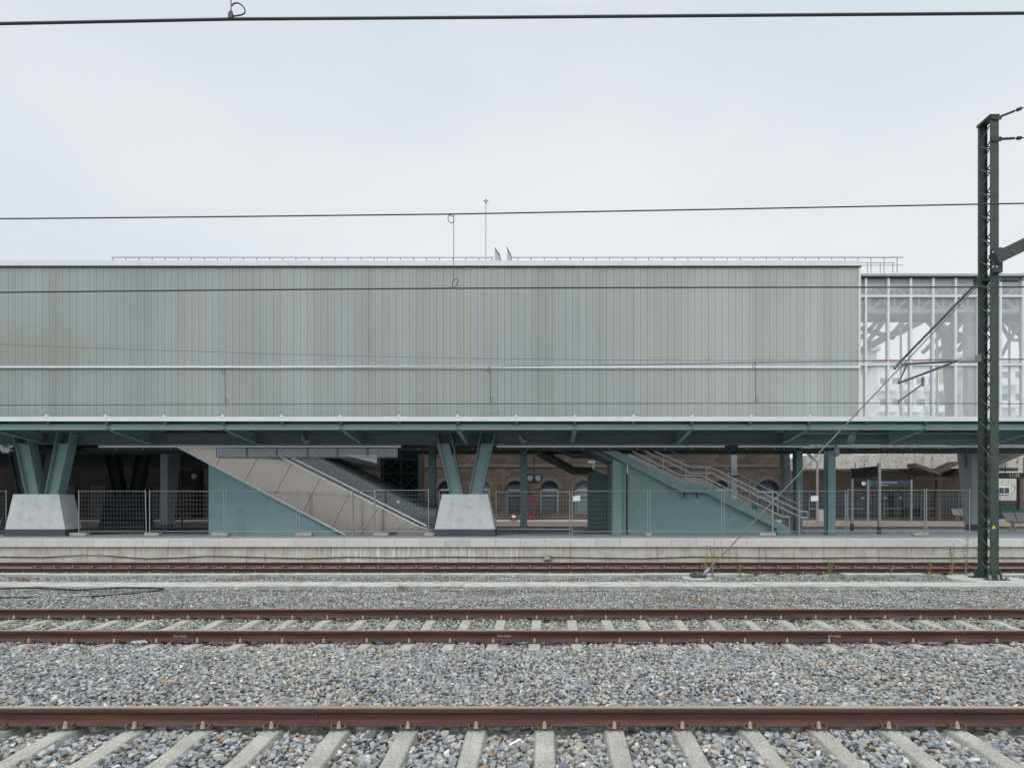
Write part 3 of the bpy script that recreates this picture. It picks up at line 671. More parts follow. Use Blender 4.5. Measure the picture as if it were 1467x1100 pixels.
# ------------------------------------------------------------------ staircase right of the centre
Ys = 22.92
st = thing('staircase', 'teal staircase with steel handrails descending to the right', 'staircase', P(1125, 764.5, Ys))
def S(px, py, y=Ys): return P(px, py, Ys)+Vector((0, y-Ys, 0))
top_ = [(852, 630), (895.8, 651.5), (983, 695), (1012.5, 695), (1131.6, 755.5), (1134, 765.6)]
bot_ = [(1113.8, 765.6), (1113.8, 757.5), (1010, 705.6), (977, 704.8), (876, 653), (835, 632)]
MB().prism([S(*q) for q in top_+bot_], (0, .08, 0)).prism([S(*q, Ys+2.0) for q in top_+bot_], (0, .08, 0)).build('stringer', 'teal', st)
MB().prism([S(*q, Ys+.26) for q in [(877.4, 765.7), (1113, 765.7), (1113, 756), (1010, 704.6), (977, 703.8), (877.4, 652)]], (0, 1.7, 0)).build('stair_wall', 'teal_wall', st)
MB().prism([S(*q, Ys+.02) for q in [(877.6, 765.7), (891, 765.7), (891, 664), (877.6, 657)]], (0, .235, 0)).box(PX(891, Ys), PX(898, Ys), Ys+.2, Ys+.255, PZ, 3.6).build('wall_end', 'teal_wall', st)
MB().tube([S(899, 765, Ys+.2), S(899, 661, Ys+.2)], .035, 8).build('drainpipe', 'dark', st)
MB().box(PX(898.5, Ys), PX(900.5, Ys), Ys+.13, Ys+.16, PZz(678, Ys), PZz(661, Ys)).build('pipe_bracket', 'white', st)
stp = MB()
def flight(a, b_, n):
    pa, pb = S(*a), S(*b_)
    for i in range(n):
        x_ = pa.x+(pb.x-pa.x)*i/n; xn = pa.x+(pb.x-pa.x)*(i+1)/n; z_ = pa.z+(pb.z-pa.z)*(i+.6)/n
        stp.box(x_, xn+.03, Ys+.085, Ys+1.99, z_-.05, z_)
flight((852, 636), (983, 700), 10); flight((1012.5, 700), (1131, 760), 10)
stp.box(S(983, 0).x, S(1012.5, 0).x+.02, Ys+.085, Ys+1.99, PZz(701, Ys)-.06, PZz(699, Ys)); stp.build('steps', 'conc_pier', st)
MB().prism([S(840, 634, Ys+.1), S(852, 641, Ys+.1), S(877, 655, Ys+.1), S(877, 662, Ys+.1), S(832, 638, Ys+.1)], (0, 1.85, 0)).build('flight_soffit', 'teal_dark', st)
ar = MB()
for x in (981.5, 999.5): ar.box(PX(x, Ys), PX(x+1.6, Ys), Ys+.03, Ys+.25, PZz(713, Ys), PZz(705, Ys))
ar.build('support_brackets', 'teal_dark', st)
# handrails: nearer pair, farther pair
def rail_line(pts, y, r=.021):
    q = [P(a, b_, Ys+y) for a, b_ in pts]; return MB().tube(q, r, 8)
rails = [([(900, 643), (974.5, 681), (1004.6, 681), (1120, 739.5), (1131, 740)], .1), ([(917, 643), (989.5, 677.5), (1020, 678), (1147, 741), (1156, 741)], .16),
         ([(931, 643), (990, 669), (1020, 670), (1147, 732.3), (1157, 733)], .16), ([(956, 643), (990, 660.3), (1021.7, 660.3), (1147, 724)], 1.9),
         ([(915, 640), (985, 674.5), (1015, 674.5), (1113, 723)], 1.95), ([(925, 640), (1000, 676), (1026, 677), (1115, 722), (1122, 722)], 1.95)]
for i, (pts, y) in enumerate(rails): rail_line(pts, y, .027 if i < 4 else .02).build('handrail', 'polished', st)
pk = MB()
for px, y0, y1, yy in ((1106.5, 703, 750, .1), (1157, 733, 762, .16), (1131, 740, 757, .1), (1074, 690, 733, .1), (1043, 676, 717, .1), (1012, 670, 698, .1), (983, 669, 695, .1), (950, 653, 678, .1), (1120, 722, 758, 1.9), (1085, 700, 735, 1.9), (1123, 722, 760, 1.95)):
    MB().bar(P(px, y0, Ys+yy), P(px, y1, Ys+yy), .03, .03).build('baluster', 'steel', st)
for a, b_ in ((990, 669), (1020, 670), (957, 655), (1063, 692), (1092, 705), (989.5, 678), (1020, 678), (1040, 690)):
    q = P(a, b_, Ys+.16); pk.tube([q+Vector((0, -.05, -.01)), q+Vector((0, .0, -.03))], .03, 8)
pk.build('rail_brackets', 'steel', st)
MB().prism([S(900, 649, Ys+.04), S(974, 684, Ys+.04), S(1004.5, 684, Ys+.04), S(1110, 737, Ys+.04), S(1110, 745, Ys+.04), S(1012.5, 696, Ys+.04), S(983, 696, Ys+.04), S(900, 654, Ys+.04)], (0, .01, 0)).build('glass_balustrade', 'clear', st)
# farther staircase, only its upper flight shows
Y2 = 27.2
s2 = thing('staircase', 'darker second staircase behind the doorway gap, high under the ceiling', 'staircase', P(855, 757, Y2))
T = lambda px, py, y=Y2: P(px, py, Y2)+Vector((0, y-Y2, 0))
MB().prism([T(*q) for q in [(745, 636), (775, 641), (822, 668), (844, 669), (900, 697), (900, 704), (843, 677.5), (823, 677.5), (768, 648.5)]], (0, .08, 0)).build('stringer', 'teal', s2)
MB().prism([T(*q, Y2-1.9) for q in [(760, 633), (796, 645), (818, 656), (846, 656), (900, 680), (900, 686), (846, 661), (818, 661), (780, 645)]], (0, .08, 0)).build('stringer', 'teal_dark', s2)
MB().prism([T(*q, Y2-1.8) for q in [(768, 646), (823, 674), (845, 674), (845, 677.4), (823, 677.4), (768, 649.5)]], (0, 3.4, 0)).build('flight_soffit', 'soffit', s2)
MB().box(PX(845, Y2), PX(872, Y2), Y2+.1, Y2+1.6, PZ, PZz(679, Y2)).build('stair_wall', 'teal_wall', s2)
# lamp pole by the second stair
lp = thing('lamp_pole', 'slender grey pole standing in the gap left of the stairs', 'pole', P(850, 751, 36)); MB().tube([P(850, 748, 38), P(850, 661, 38)], .09, 10).build('pole', 'conc_pier', lp); MB().box(PX(843, 38), PX(852, 38), 37.9, 38.3, PZz(663, 38), PZz(660.5, 38)).build('lamp_head', 'white', lp)

# ------------------------------------------------------------------ site fence panels
def fence(pa, pb, Y, label, ytop=703.5, ybot=761, slant=0, lean=(0, 0), y1=None):
    Y1 = y1 if y1 else Y
    a, b_ = Vector((PX(pa, Y), Y, PZ)), Vector((PX(pb, Y1), Y1, PZ)); zt_, zb_ = PZz(ytop, Y), PZz(ybot, Y)
    t = thing('site_fence', label, 'fence', a, 'galvanised site fence panels on the platform')
    f = MB()
    f.tube([a+Vector((lean[0], 0, zt_-PZ+.05)), a+Vector((0, 0, .03))], .021, 8); f.tube([b_+Vector((lean[1], 0, zt_-PZ+.05)), b_+Vector((0, 0, .03))], .021, 8)
    at, bt = a+Vector((lean[0], 0, zt_-PZ)), b_+Vector((lean[1], 0, zt_-PZ)); ab, bb_ = a+Vector((0, 0, zb_-PZ)), b_+Vector((0, 0, zb_-PZ))
    f.tube([at, bt], .014, 6); f.tube([ab, bb_], .014, 6); f.build('frame', 'steel', t)
    w = MB(); n = max(3, int((b_-a).length/.125))
    for i in range(1, n):
        u = i/n; w.tube([at.lerp(bt, u), ab.lerp(bb_, u)], .0027, 4)
    for i in range(1, 9):
        u = i/9; w.tube([at.lerp(ab, u), bt.lerp(bb_, u)], .0027, 4)
    w.build('wire_mesh', 'steel', t)
FY = 22.05
fence(-60, 9, FY+.9, 'fence panel behind the leftmost plinth, cut by the left edge')
fence(113, 209.8, FY, 'fence panel just right of the leftmost plinth', lean=(0, -.04))
fence(214.5, 320.3, FY, 'fence panel in front of the slim pier and the dark gap', ybot=760.8)
fence(323, 425.6, FY, 'fence panel in front of the teal wall under the escalator', lean=(.03, 0))
fence(429.3, 505, FY, 'fence panel in front of the pointed end of the teal wall')
fence(505.8, 536.2, FY+.05, 'narrow overlapping fence panel before the escalator side')
fence(537.2, 613.9, FY, 'fence panel in front of the foot of the escalator', ytop=702)
fence(710.7, 816.3, FY+.5, 'fence panel right of the central plinth, in front of the arches', 704.5, 757.3, y1=FY)
fence(819.8, 927.8, FY, 'fence panel carrying a white notice near the stair wall')
fence(931.2, 1033.6, FY, 'fence panel in front of the stair wall, under the landing')
fence(1037.4, 1106.4, FY, 'fence panel in front of the lower flight of the stairs')
fence(1107.4, 1144.4, FY+.06, 'narrow fence panel at the foot of the stairs')
fence(1145.3, 1211, FY, 'fence panel in front of the two teal posts')
fence(1214.5, 1324.4, FY, 'fence panel in front of the station name board', 702)
fence(1327.2, 1389, FY, 'fence panel left of the catenary mast', 702)
blk = [(98, 123, 'beside the leftmost plinth'), (206, 227, 'left of the slim concrete pier'), (302, 326, 'at the left end of the teal wall'), (423, 446, 'before the middle of the teal wall'), (535, 556, 'before the escalator side'),
       (608, 622, 'against the central plinth'), (925, 934, 'before the stair wall'), (1089, 1112, 'before the foot of the stairs'), (1310, 1331, 'left of the catenary mast, out on the paving')]
for a, b_, w_ in blk:
    Yb = FY-.12 if a != 925 else FY-.05
    t = MB().box(PX(a, Yb), PX(b_, Yb), Yb, Yb+.24, PZ-.003, PZ+.125).build('fence_block', 'block', None, .02)
    tag(t, 'concrete fence foot block '+w_, 'fence block', 'concrete fence foot blocks')
for px, pa, w_ in ((825.8, 820.6, 'first from the left, beside the dark gap'), (1166.8, 1161.5, 'between the two teal posts')):
    t = MB().prism([P(pa, 710.6, FY-.03), P(px*2-pa, 709.6, FY-.03), P(px*2-pa+.4, 717.2, FY-.03), P(pa+.2, 718, FY-.03)], (0, .006, 0)).build('paper_notice', 'paper')
    tag(t, 'white paper notice tied to the fence, '+w_, 'notice', 'paper notices on the fence')

# ------------------------------------------------------------------ old station house
YB = 47.
sh = thing('station_house', 'old brown stone station house with arched doorways across the tracks', 'building', (0, YB, PZ))
def arch_wall(x0, x1, z0, z1, ops):
    m_ = MB(); x = x0
    for xc, w_, zs in ops:
        m_.box(x, xc-w_/2, YB, YB+.5, z0, z1); x = xc+w_/2
        arc = [(xc-w_/2*math.cos(math.pi*i/12), YB, zs+w_/2*math.sin(math.pi*i/12)) for i in range(13)]
        m_.prism(arc+[(xc+w_/2, YB, z1), (xc-w_/2, YB, z1)], (0, .5, 0))
    m_.box(x, x1, YB, YB+.5, z0, z1); return m_
ops = [(PX(787.2+49*k, YB), 1.5, 3.08) for k in range(-9, 6)]
ops = [o_ for o_ in ops]+[(PX(1100, YB), 2.0, 2.9)]
xa, xb = PX(292, YB), PX(1127, YB)
ops = [o_ for o_ in ops if xa+1.2 < o_[0] < xb-1.2]
MB_ = arch_wall(xa, xb, PZ, 7.2, ops); MB_.build('wall', 'masonry', sh)
MB().box(xa, xb, YB+1.2, YB+9, PZ, 7.2).build('back_block', 'masonry', sh)
MB().box(xa-.3, xb+.3, YB-.35, YB+9.3, 7.21, 7.5).build('roof', 'tile', sh)
MB().box(xa, xb, YB-.08, YB-.003, 4.95, 5.15).box(xa, xb, YB-.05, YB-.003, PZ, 1.1).build('string_course', 'voussoir', sh)
for i, (xc, w_, zs) in enumerate(ops):
    ring = MB()
    for k in range(11):
        a0, a1 = math.pi*k/11+.012, math.pi*(k+1)/11-.012
        q = [(xc-math.cos(a)*rr, YB-.035, zs+math.sin(a)*rr) for a, rr in ((a0, w_/2+.01), (a1, w_/2+.01), (a1, w_/2+.36), (a0, w_/2+.36))]
        ring.prism(q, (0, .033, 0))
    ring.build('arch_ring', 'voussoir', sh)
    d = MB().box(xc-w_/2, xc-w_/2+.1, YB+.25, YB+.33, PZ, zs).box(xc+w_/2-.1, xc+w_/2, YB+.25, YB+.33, PZ, zs).box(xc-w_/2+.1, xc+w_/2-.1, YB+.25, YB+.33, zs-.08, zs+.06).box(xc-w_/2+.1, xc+w_/2-.1, YB+.25, YB+.33, zs-.52, zs-.44)
    dd = d.build('door', 'conc_pier', sh); MB().box(xc-w_/2, xc+w_/2, YB+.35, YB+.37, PZ, zs+w_/2).build('pane', 'winpale' if i % 3 == 1 else 'win', dd)
lt = thing('lift_tower', 'dark steel lift tower with crossed bracing behind the escalators', 'lift tower', P(566, 752, 33)); xa_, xb_ = PX(545, 33), PX(600, 33)
lf_ = MB()
for x in (xa_, (xa_+xb_)/2, xb_-.12): lf_.box(x, x+.12, 33, 33.12, PZ, 4.9)
for z in (1.2, 2.5, 3.6, 4.4): lf_.box(xa_+.12, xb_-.12, 33.01, 33.11, z, z+.12)
for z0, z1 in ((1.3, 2.5), (2.6, 3.6), (3.7, 4.4)):
    for a_, b_ in ((xa_, (xa_+xb_)/2), ((xa_+xb_)/2, xb_)): lf_.bar((a_, 33.06, z0), (b_, 33.06, z1), .06, .06).bar((a_, 33.07, z1), (b_, 33.07, z0), .05, .05)
lf_.build('frame', 'teal_dark', lt); MB().box(xa_+.1, xb_-.1, 33.3, 35, PZ, 4.9).build('shaft', 'black', lt)
# fittings on the far platform
ck = thing('platform_clock', 'double-faced round clock hanging in front of the stone wall', 'clock', P(765, 685, 44)); a = P(765, 685, 44)
MB().tube([a+Vector((-.28, -.1, 0)), a+Vector((-.12, .2, 0))], .38, 20).tube([a+Vector((.14, .2, 0)), a+Vector((.3, -.1, 0))], .38, 20).build('clock_case', 'black', ck)
MB().tube([a+Vector((-.30, -.14, 0)), a+Vector((-.285, -.11, 0))], .24, 20).tube([a+Vector((.305, -.11, 0)), a+Vector((.32, -.14, 0))], .24, 20).build('clock_face', 'winpale', ck)
MB().tube([a+Vector((0, .1, .3)), a+Vector((0, .1, 2.6))], .05, 6).build('clock_stem', 'dark', ck)
vm = thing('vending_machine', 'tall red vending machine beside the arched door', 'vending machine', P(760, 742, 45.5)); x0 = PX(756, 45.5)
MB().box(x0, x0+.62, 45.5, 46.2, PZ, PZz(713, 45.5)).build('cabinet', 'red', vm, .02); MB().box(x0+.08, x0+.42, 45.47, 45.5, PZ+.5, PZz(717, 45.5)).build('display_window', 'win', vm)
co = thing('warning_cone', 'red and white cone left of the teal post, by the arches', 'cone', P(736, 745, 42)); a = Vector((PX(736, 43), 43, PZ))
MB().tube([a, a+Vector((0, 0, .65))], .26, 14, .03).build('cone_body', 'red', co); MB().tube([a+Vector((0, 0, .28)), a+Vector((0, 0, .42))], .165, 14, .12).build('reflective_band', 'paper', co); MB().box(a.x-.3, a.x+.3, 42.7, 43.3, PZ, PZ+.04).build('cone_base', 'red', co)
# dark sign over second arch
sg = tag(MB().box(PX(722, 46.6), PX(758, 46.6), 46.6, 46.7, PZz(701, 46.6), PZz(695, 46.6)).build('wall_sign', 'dark'), 'dark sign board across the arch left of the teal post', 'sign')
gp = thing('steel_post', 'pale grey steel post in front of the stone house, right of the landing', 'post', P(1053, 752, 38)); MB().box(PX(1049.5, 38), PX(1056, 38), 38, 38.25, -.2, 5.2).build('post_body', 'conc_pier', gp)
MB().box(PX(1048.5, 38), PX(1057, 38), 37.95, 38.3, PZz(683, 38), PZz(681, 38)).build('post_collar', 'dark', gp)
# inclined grey leg behind the stairs foot
il = tag(MB().prism([P(1122, 640, 30), P(1131, 640, 30), P(1136, 757, 30), P(1127, 757, 30)], (0, .5, 0)).build('concrete_pier', 'conc_pier'), 'leaning grey pier behind the foot of the stairs', 'pier')

# ------------------------------------------------------------------ right background
# concrete platform roof with stained fascia and glazed waiting rooms
wr = thing('waiting_building', 'low station wing with stained pale concrete roof edge and dark glazed front', 'building', (PX(1270, 45), 45, PZ)); xa, xb = PX(1129, 46), PX(1420, 46)
MB().box(xa, xb, 42.6, 52, PZz(671.5, 43), PZz(652.5, 43)).build('roof', 'plaster', wr)
MB().box(xa, xb, 45.5, 46, PZz(706, 45.5), PZz(671.5, 43)-.01).build('upper_wall', 'brownwall', wr)
n = 11; w_ = (xb-xa)/n
for i in range(n):
    f = MB().box(xa+i*w_, xa+i*w_+.08, 45.6, 45.7, PZ, PZz(706, 45.5)).box(xa+i*w_+.08, xa+(i+1)*w_, 45.6, 45.7, PZz(729, 45.5), PZz(727.5, 45.5)).build('window_frame', 'conc_pier' if i % 2 else 'dark', wr)
    MB().box(xa+i*w_+.08, xa+(i+1)*w_, 45.65, 45.67, PZ+.2, PZz(706, 45.5)).build('pane', 'win', f)
MB().box(xa, xb, 45.5, 45.75, PZ, PZ+.2).build('plinth', 'brownwall', wr)
ct_ = MB()
for i in range(16): x = PX(1240, 44)+i*.42; ct_.box(x, x+.03, 44, 44.03, PZz(652.5, 44), PZz(644, 44))
ct_.box(PX(1240, 44), PX(1346, 44), 44, 44.03, PZz(650, 44), PZz(649, 44)); ct_.build('roof_railing', 'brown_steel', wr)
for i, px in enumerate((1236, 1268.5, 1290)):
    a = P(px, 714, 44.8); t = thing('pendant_lamp', '%s white pendant lamp inside the dark glazed front' % ('leftmost', 'middle', 'rightmost')[i], 'lamp', a, 'white pendant lamps of the waiting room')
    MB().tube([a, a+Vector((0, 0, .09)), a+Vector((0, 0, .13))], .14, 12, .05).build('lamp_shade', 'paper', t); MB().tube([a+Vector((0, 0, .1)), a+Vector((0, 0, 1.6))], .012, 5).build('cord', 'dark', t)
# station name board
nb_ = thing('station_name_board', 'dark station name board on two grey posts across the tracks', 'sign', P(1275, 747, 41.8)); YN = 41.8
MB().box(PX(1249, YN), PX(1303.5, YN), YN, YN+.06, PZz(697, YN), PZz(688, YN)).build('board', 'navy', nb_)
MB().box(PX(1246.5, YN), PX(1249, YN)-.002, YN-.003, YN+.063, PZz(697, YN), PZz(688, YN)).build('green_end', 'green', nb_)
text_mesh('Santiago de Compostela', .155, 'lettering', 'signwhite', nb_, (PX(1270.5, YN), YN-.005, PZz(690.9, YN)), ext=.003)
text_mesh('Daniel Castelao', .125, 'lettering', 'signwhite', nb_, (PX(1264.5, YN), YN-.005, PZz(694.4, YN)), ext=.003)
for px in (1243.5, 1305.3): MB().box(PX(px-1.2, YN), PX(px+1.2, YN), YN-.05, YN+.1, PZ-.01, PZz(687.5, YN)).build('post', 'steel', nb_)
# black information board seen obliquely
ib_ = thing('information_board', 'black information board on two grey posts right of the wide teal post', 'sign', (14.2, 25.3, PZ))
pL, pR = Vector((PX(1220.5, 26.9), 26.9, 0)), Vector((PX(1259.5, 23.8), 23.8, 0)); d = (pR-pL).normalized(); nrm = Vector((-d.y, d.x, 0))
MB().prism([pL+d*.06+Vector((0, 0, 3.06)), pR-d*.06+Vector((0, 0, 3.02)), pR-d*.06+Vector((0, 0, 3.46)), pL+d*.06+Vector((0, 0, 3.52))], nrm*.09).build('board', 'black', ib_)
for q in (pL, pR):
    MB().box(q.x-.05, q.x+.05, q.y-.05, q.y+.05, PZ+.3, 3.56).build('post', 'steel', ib_); MB().box(q.x-.06, q.x+.06, q.y-.06, q.y+.06, PZ-.01, PZ+.3).build('post_shoe', 'band', ib_)
hb = thing('hanging_board', 'small black hanging board with a round white clock, behind the information board', 'sign', P(1231, 693, 38)); YH = 38
MB().box(PX(1222.5, YH), PX(1240, YH), YH, YH+.2, PZz(697.7, YH), PZz(688.5, YH)).build('board', 'black', hb)
a = P(1237, 692.5, YH); MB().tube([a+Vector((0, -.03, 0)), a+Vector((0, 0, 0))], .14, 16).build('clock_face', 'paper', hb)
MB().tube([P(1225, 690, YH+.1), P(1225, 662, YH+.1)], .03, 6).tube([P(1238, 690, YH+.1), P(1238, 662, YH+.1)], .03, 6).build('hanger', 'dark', hb)
# left clock board beyond the dark gap
lb = thing('hanging_board', 'black board with a round white clock left of the escalator wall', 'sign', P(269, 690, 36))
MB().box(PX(255, 36), PX(281.5, 36), 36, 36.2, PZz(697.8, 36), PZz(674, 36)).build('board', 'black', lb)
a = P(278.2, 682, 36); MB().tube([a+Vector((0, -.04, 0)), a], .17, 18).build('clock_face', 'paper', lb); MB().tube([P(261, 757, 36), P(261, 660, 36)], .05, 8).build('post', 'black', lb)
# folded brown platform roofs
def folded(pts, Y, D, label, posts):
    t = thing('folded_roof', label, 'platform roof', P(posts[0], 747, Y), 'folded brown platform roofs')
    up = [P(a, b_, Y) for a, b_ in pts]; m_ = MB(); th = .22
    m_.prism(up+[q-Vector((0, 0, th)) for q in reversed(up)], (0, D, 0)); m_.build('roof_plate', 'brown_steel', t)
    rb = MB()
    for q0, q1 in zip(up[:-1], up[1:]):
        for k in range(12):
            q = q0.lerp(q1, k/12); rb.box(q.x-.03, q.x+.03, Y+.02, Y+D-.1, q.z-.01, q.z+.07)
    rb.build('roof_ribs', 'brown_steel', t)
    for px in posts: MB().box(PX(px-3, Y+1), PX(px+3, Y+1), Y+1, Y+1.3, PZ, PZz(676, Y)).build('post', 'brown_steel', t)
    MB().box(up[0].x+.5, up[-1].x-.3, Y+.9, Y+1.1, up[1].z-.6, up[1].z-.35).build('crossbeam', 'brown_steel', t)
folded([(1313, 664.5), (1343.5, 675), (1373, 661)], 41.6, 2.6, 'brown folded roof between the name board and the leaning pier', [1346])
folded([(1396, 676), (1432, 661.5), (1480, 641)], 40.0, 3.5, 'brown folded roof rising behind the catenary mast', [1464])
for px in (1467,): pass
ld = thing('departure_display', 'black LED departure display hanging right of the mast', 'display', P(1450, 681, 39)); YD = 39
MB().box(PX(1429, YD), PX(1478, YD), YD, YD+.2, PZz(685.3, YD), PZz(677, YD)).build('display_case', 'black', ld)
led = mat('led_digits', L(170, 178, 178), .5, var=.02)
M['led'] = led
text_mesh('11:45', .34, 'digits', 'led', ld, (PX(1453, YD), YD-.01, PZz(681, YD)), ext=.003)
MB().tube([P(1440, 678, YD+.1), P(1440, 664, YD+.1)], .03, 6).tube([P(1466, 678, YD+.1), P(1466, 655, YD+.1)], .03, 6).build('hanger', 'dark', ld)
# benches
def bench(px, Y, label, n, back='green'):
    a = Vector((PX(px, Y), Y, PZ)); t = thing('platform_bench', label, 'bench', a, 'steel platform benches')
    for i in range(n):
        x = a.x+i*.58
        MB().prism([(x, Y, PZ+.45), (x+.52, Y, PZ+.45), (x+.45, Y+.12, PZ+.85), (x-.07, Y+.12, PZ+.85)], (0, .03, 0)).box(x, x+.52, Y-.42, Y-.01, PZ+.42, PZ+.45).build('seat', 'zinc', t)
        MB().prism([(x-.075, Y+.12, PZ+.853), (x+.445, Y+.12, PZ+.853), (x+.43, Y+.14, PZ+.95), (x-.09, Y+.14, PZ+.95)], (0, .035, 0)).build('backrest_cap', back, t)
    MB().box(a.x, a.x+n*.58, Y-.25, Y-.18, PZ+.36, PZ+.415).build('seat_beam', 'zinc', t)
    for x in (a.x+.15, a.x+n*.58-.2): MB().bar((x, Y-.2, PZ+.37), (x+.15, Y-.2, PZ), .06, .06).bar((x, Y-.2, PZ+.37), (x-.15, Y-.2, PZ), .06, .06).build('leg', 'zinc', t)
bench(1441, 26.5, 'steel bench with a green back edge right of the mast', 2)
bench(1366, 42.6, 'grey steel bench across the tracks beside the folded roof post', 3, 'zinc')
# grey stone house and window behind the mast
gh = thing('stone_house', 'grey stone house with white windows behind the mast', 'house', (PX(1475, 50), 50, PZ)); 
MB().box(PX(1405, 50), PX(1580, 50), 50, 58, PZ, PZz(600, 50)).build('wall', 'plaster', gh)
for (a, b_, c_, d_) in ((1429, 1446, 697, 708), (1432, 1443, 645, 656)):
    f = MB().box(PX(a, 50), PX(b_, 50), 49.93, 49.99, PZz(d_, 50), PZz(c_, 50)).build('window', 'paper', gh); MB().box(PX(a+1.4, 50), PX((a+b_)/2-.5, 50), 49.9, 49.925, PZz(d_-1.4, 50), PZz(c_+1.4, 50)).box(PX((a+b_)/2+.5, 50), PX(b_-1.4, 50), 49.9, 49.925, PZz(d_-1.4, 50), PZz(c_+1.4, 50)).build('pane', 'win', f)
MB().box(PX(1427, 49), PX(1475, 49), 48.5, 49.9, PZ, PZz(717, 49)).build('porch', 'dark', gh)
# post and bin left of the wide teal post
pp = thing('lamp_pole', 'pale pole standing between the two teal posts', 'pole', P(1171, 750, 40)); MB().tube([P(1171, 747, 40.8), P(1171, 660, 40.8)], .08, 10).build('pole', 'conc_pier', pp)
MB().tube([P(1162, 655, 40.8), P(1171, 662, 40.8)], .06, 8).tube([P(1157, 648, 40.8), P(1164, 656, 40.8)], .13, 8).build('lamp_head', 'zinc', pp)
bn = thing('litter_bin', 'pale litter bin at the foot of the pole between the teal posts', 'bin', P(1177, 747, 41.5)); MB().box(PX(1174, 41.6), PX(1181, 41.6), 41.6, 42, PZ, PZz(729, 41.6)).build('bin_body', 'plaster', bn, .03); MB().box(PX(1173.8, 41.6), PX(1181.2, 41.6), 41.58, 42.02, PZz(729, 41.6)+.003, PZz(728, 41.6)).build('bin_lid', 'dark', bn)

# ------------------------------------------------------------------ glazed gallery on the right
YG = 23.35
gg = thing('glass_gallery', 'glazed white-framed footbridge gallery at the right end of the concourse', 'gallery', (PX(1350, YG), YG, PZ)); GX0, GX1 = XE+.03, 32.
zg0, zg1 = PZz(597.5, YG), PZz(399.2, YG)
MB().add([(GX0, YG+.03, zg0), (GX1, YG+.03, zg0), (GX1, YG+.03, zg1), (GX0, YG+.03, zg1)], [(0, 1, 2, 3)]).build('glass_wall', 'fritglass', gg)
mu0 = None
for k in range(18):
    px = 1239.8+32.1*k
    x = PX(px, YG); ww = .036 if k % 5 else .045
    if mu0 is None:
        mu0 = MB().box(-.045, .045, YG-.06, YG+.1, zg0, zg1).build('mullion', 'white', gg); o = mu0
    else: o = mu0.copy(); COL.objects.link(o); o.parent = gg
    o.location.x = x
for y in (424.5, 522.5): MB().box(GX0, GX1, YG-.05, YG+.09, PZz(y+1.6, YG), PZz(y-1.4, YG)).build('transom', 'white', gg)
MB().box(GX0, GX1, YG-.07, YG+.12, zg0-.3, zg0).build('sill', 'white', gg)
MB().box(GX0, GX1, YG-.08, YG+.1, PZz(399.2, YG)+.003, PZz(397.4, YG)).build('roof_gutter', 'dark', gg)
MB().box(GX0-.02, GX1, YG-.16, 28.4, PZz(397.3, YG), PZz(391.8, YG-.16)).build('roof', 'roofmetal', gg)
MB().box(GX0, GX1, YG+.2, 28.4, zg0-.32, zg0-.08).build('floor_slab', 'soffit', gg)
MB().add([(GX0, 28.3, zg0), (GX1, 28.3, zg0), (GX1, 28.3, zg1-.2), (GX0, 28.3, zg1-.2)], [(0, 1, 2, 3)]).build('glass_wall', glass('rear_glass', (.98, .99, 1, 1), .04, L(240, 244, 250), .05, .0), gg)
for k in range(10): MB().box(14+k*1.8, 14.06+k*1.8, 28.2, 28.29, zg0, zg1).build('mullion', 'white', gg)
YT = 23.75
tr_ = MB(); zc1, zc0 = PZz(410.5, YT), PZz(443, YT)
tr_.box(GX0, GX1, YT, YT+.18, zc1, zc1+.14).box(GX0, GX1, YT, YT+.18, zc0-.14, zc0)
x = PX(1247.5, YT); pch = 35.3*YT/F
k = 0
while x < GX1-1:
    tr_.bar((x, YT+.09, zc0), (x, YT+.09, zc1), .07, .07)
    tr_.bar((x+.1, YT+.09, zc0), (x+pch*.52, YT+.09, (zc0+zc1)/2), .09, .09); tr_.bar((x-.1, YT+.09, zc0), (x-pch*.48, YT+.09, (zc0+zc1)/2), .09, .09)
    tr_.bar((x+.1, YT+.09, zc1), (x+pch*.52, YT+.09, (zc0+zc1)/2), .09, .09); tr_.bar((x-.1, YT+.09, zc1), (x-pch*.48, YT+.09, (zc0+zc1)/2), .09, .09)
    tr_.box(x-.2, x+.2, YT+.05, YT+.13, zc0, zc0+.14); tr_.box(x-.2, x+.2, YT+.05, YT+.13, zc1-.1, zc1)
    x += pch; k += 1
tr_.build('roof_truss', 'bright', gg)
MB().box(GX0, GX1, 25.6, 28.2, PZz(397.3, YG)-.3, PZz(397.3, YG)-.04).build('ceiling', 'soffit', gg)
MB().box(PX(1386, 25.8), PX(1393.5, 25.8), 25.8, 26.1, zg0, zc1).build('inner_post', 'bright', gg)
MB().tube([P(1431, 459, 26), P(1447, 487, 26), P(1431, 516, 26)], .09, 8).tube([P(1447, 487, 26), P(1468, 450, 26)], .09, 8).tube([P(1447, 487, 26), P(1500, 488, 26)], .07, 8).build('cross_brace', 'white', gg)
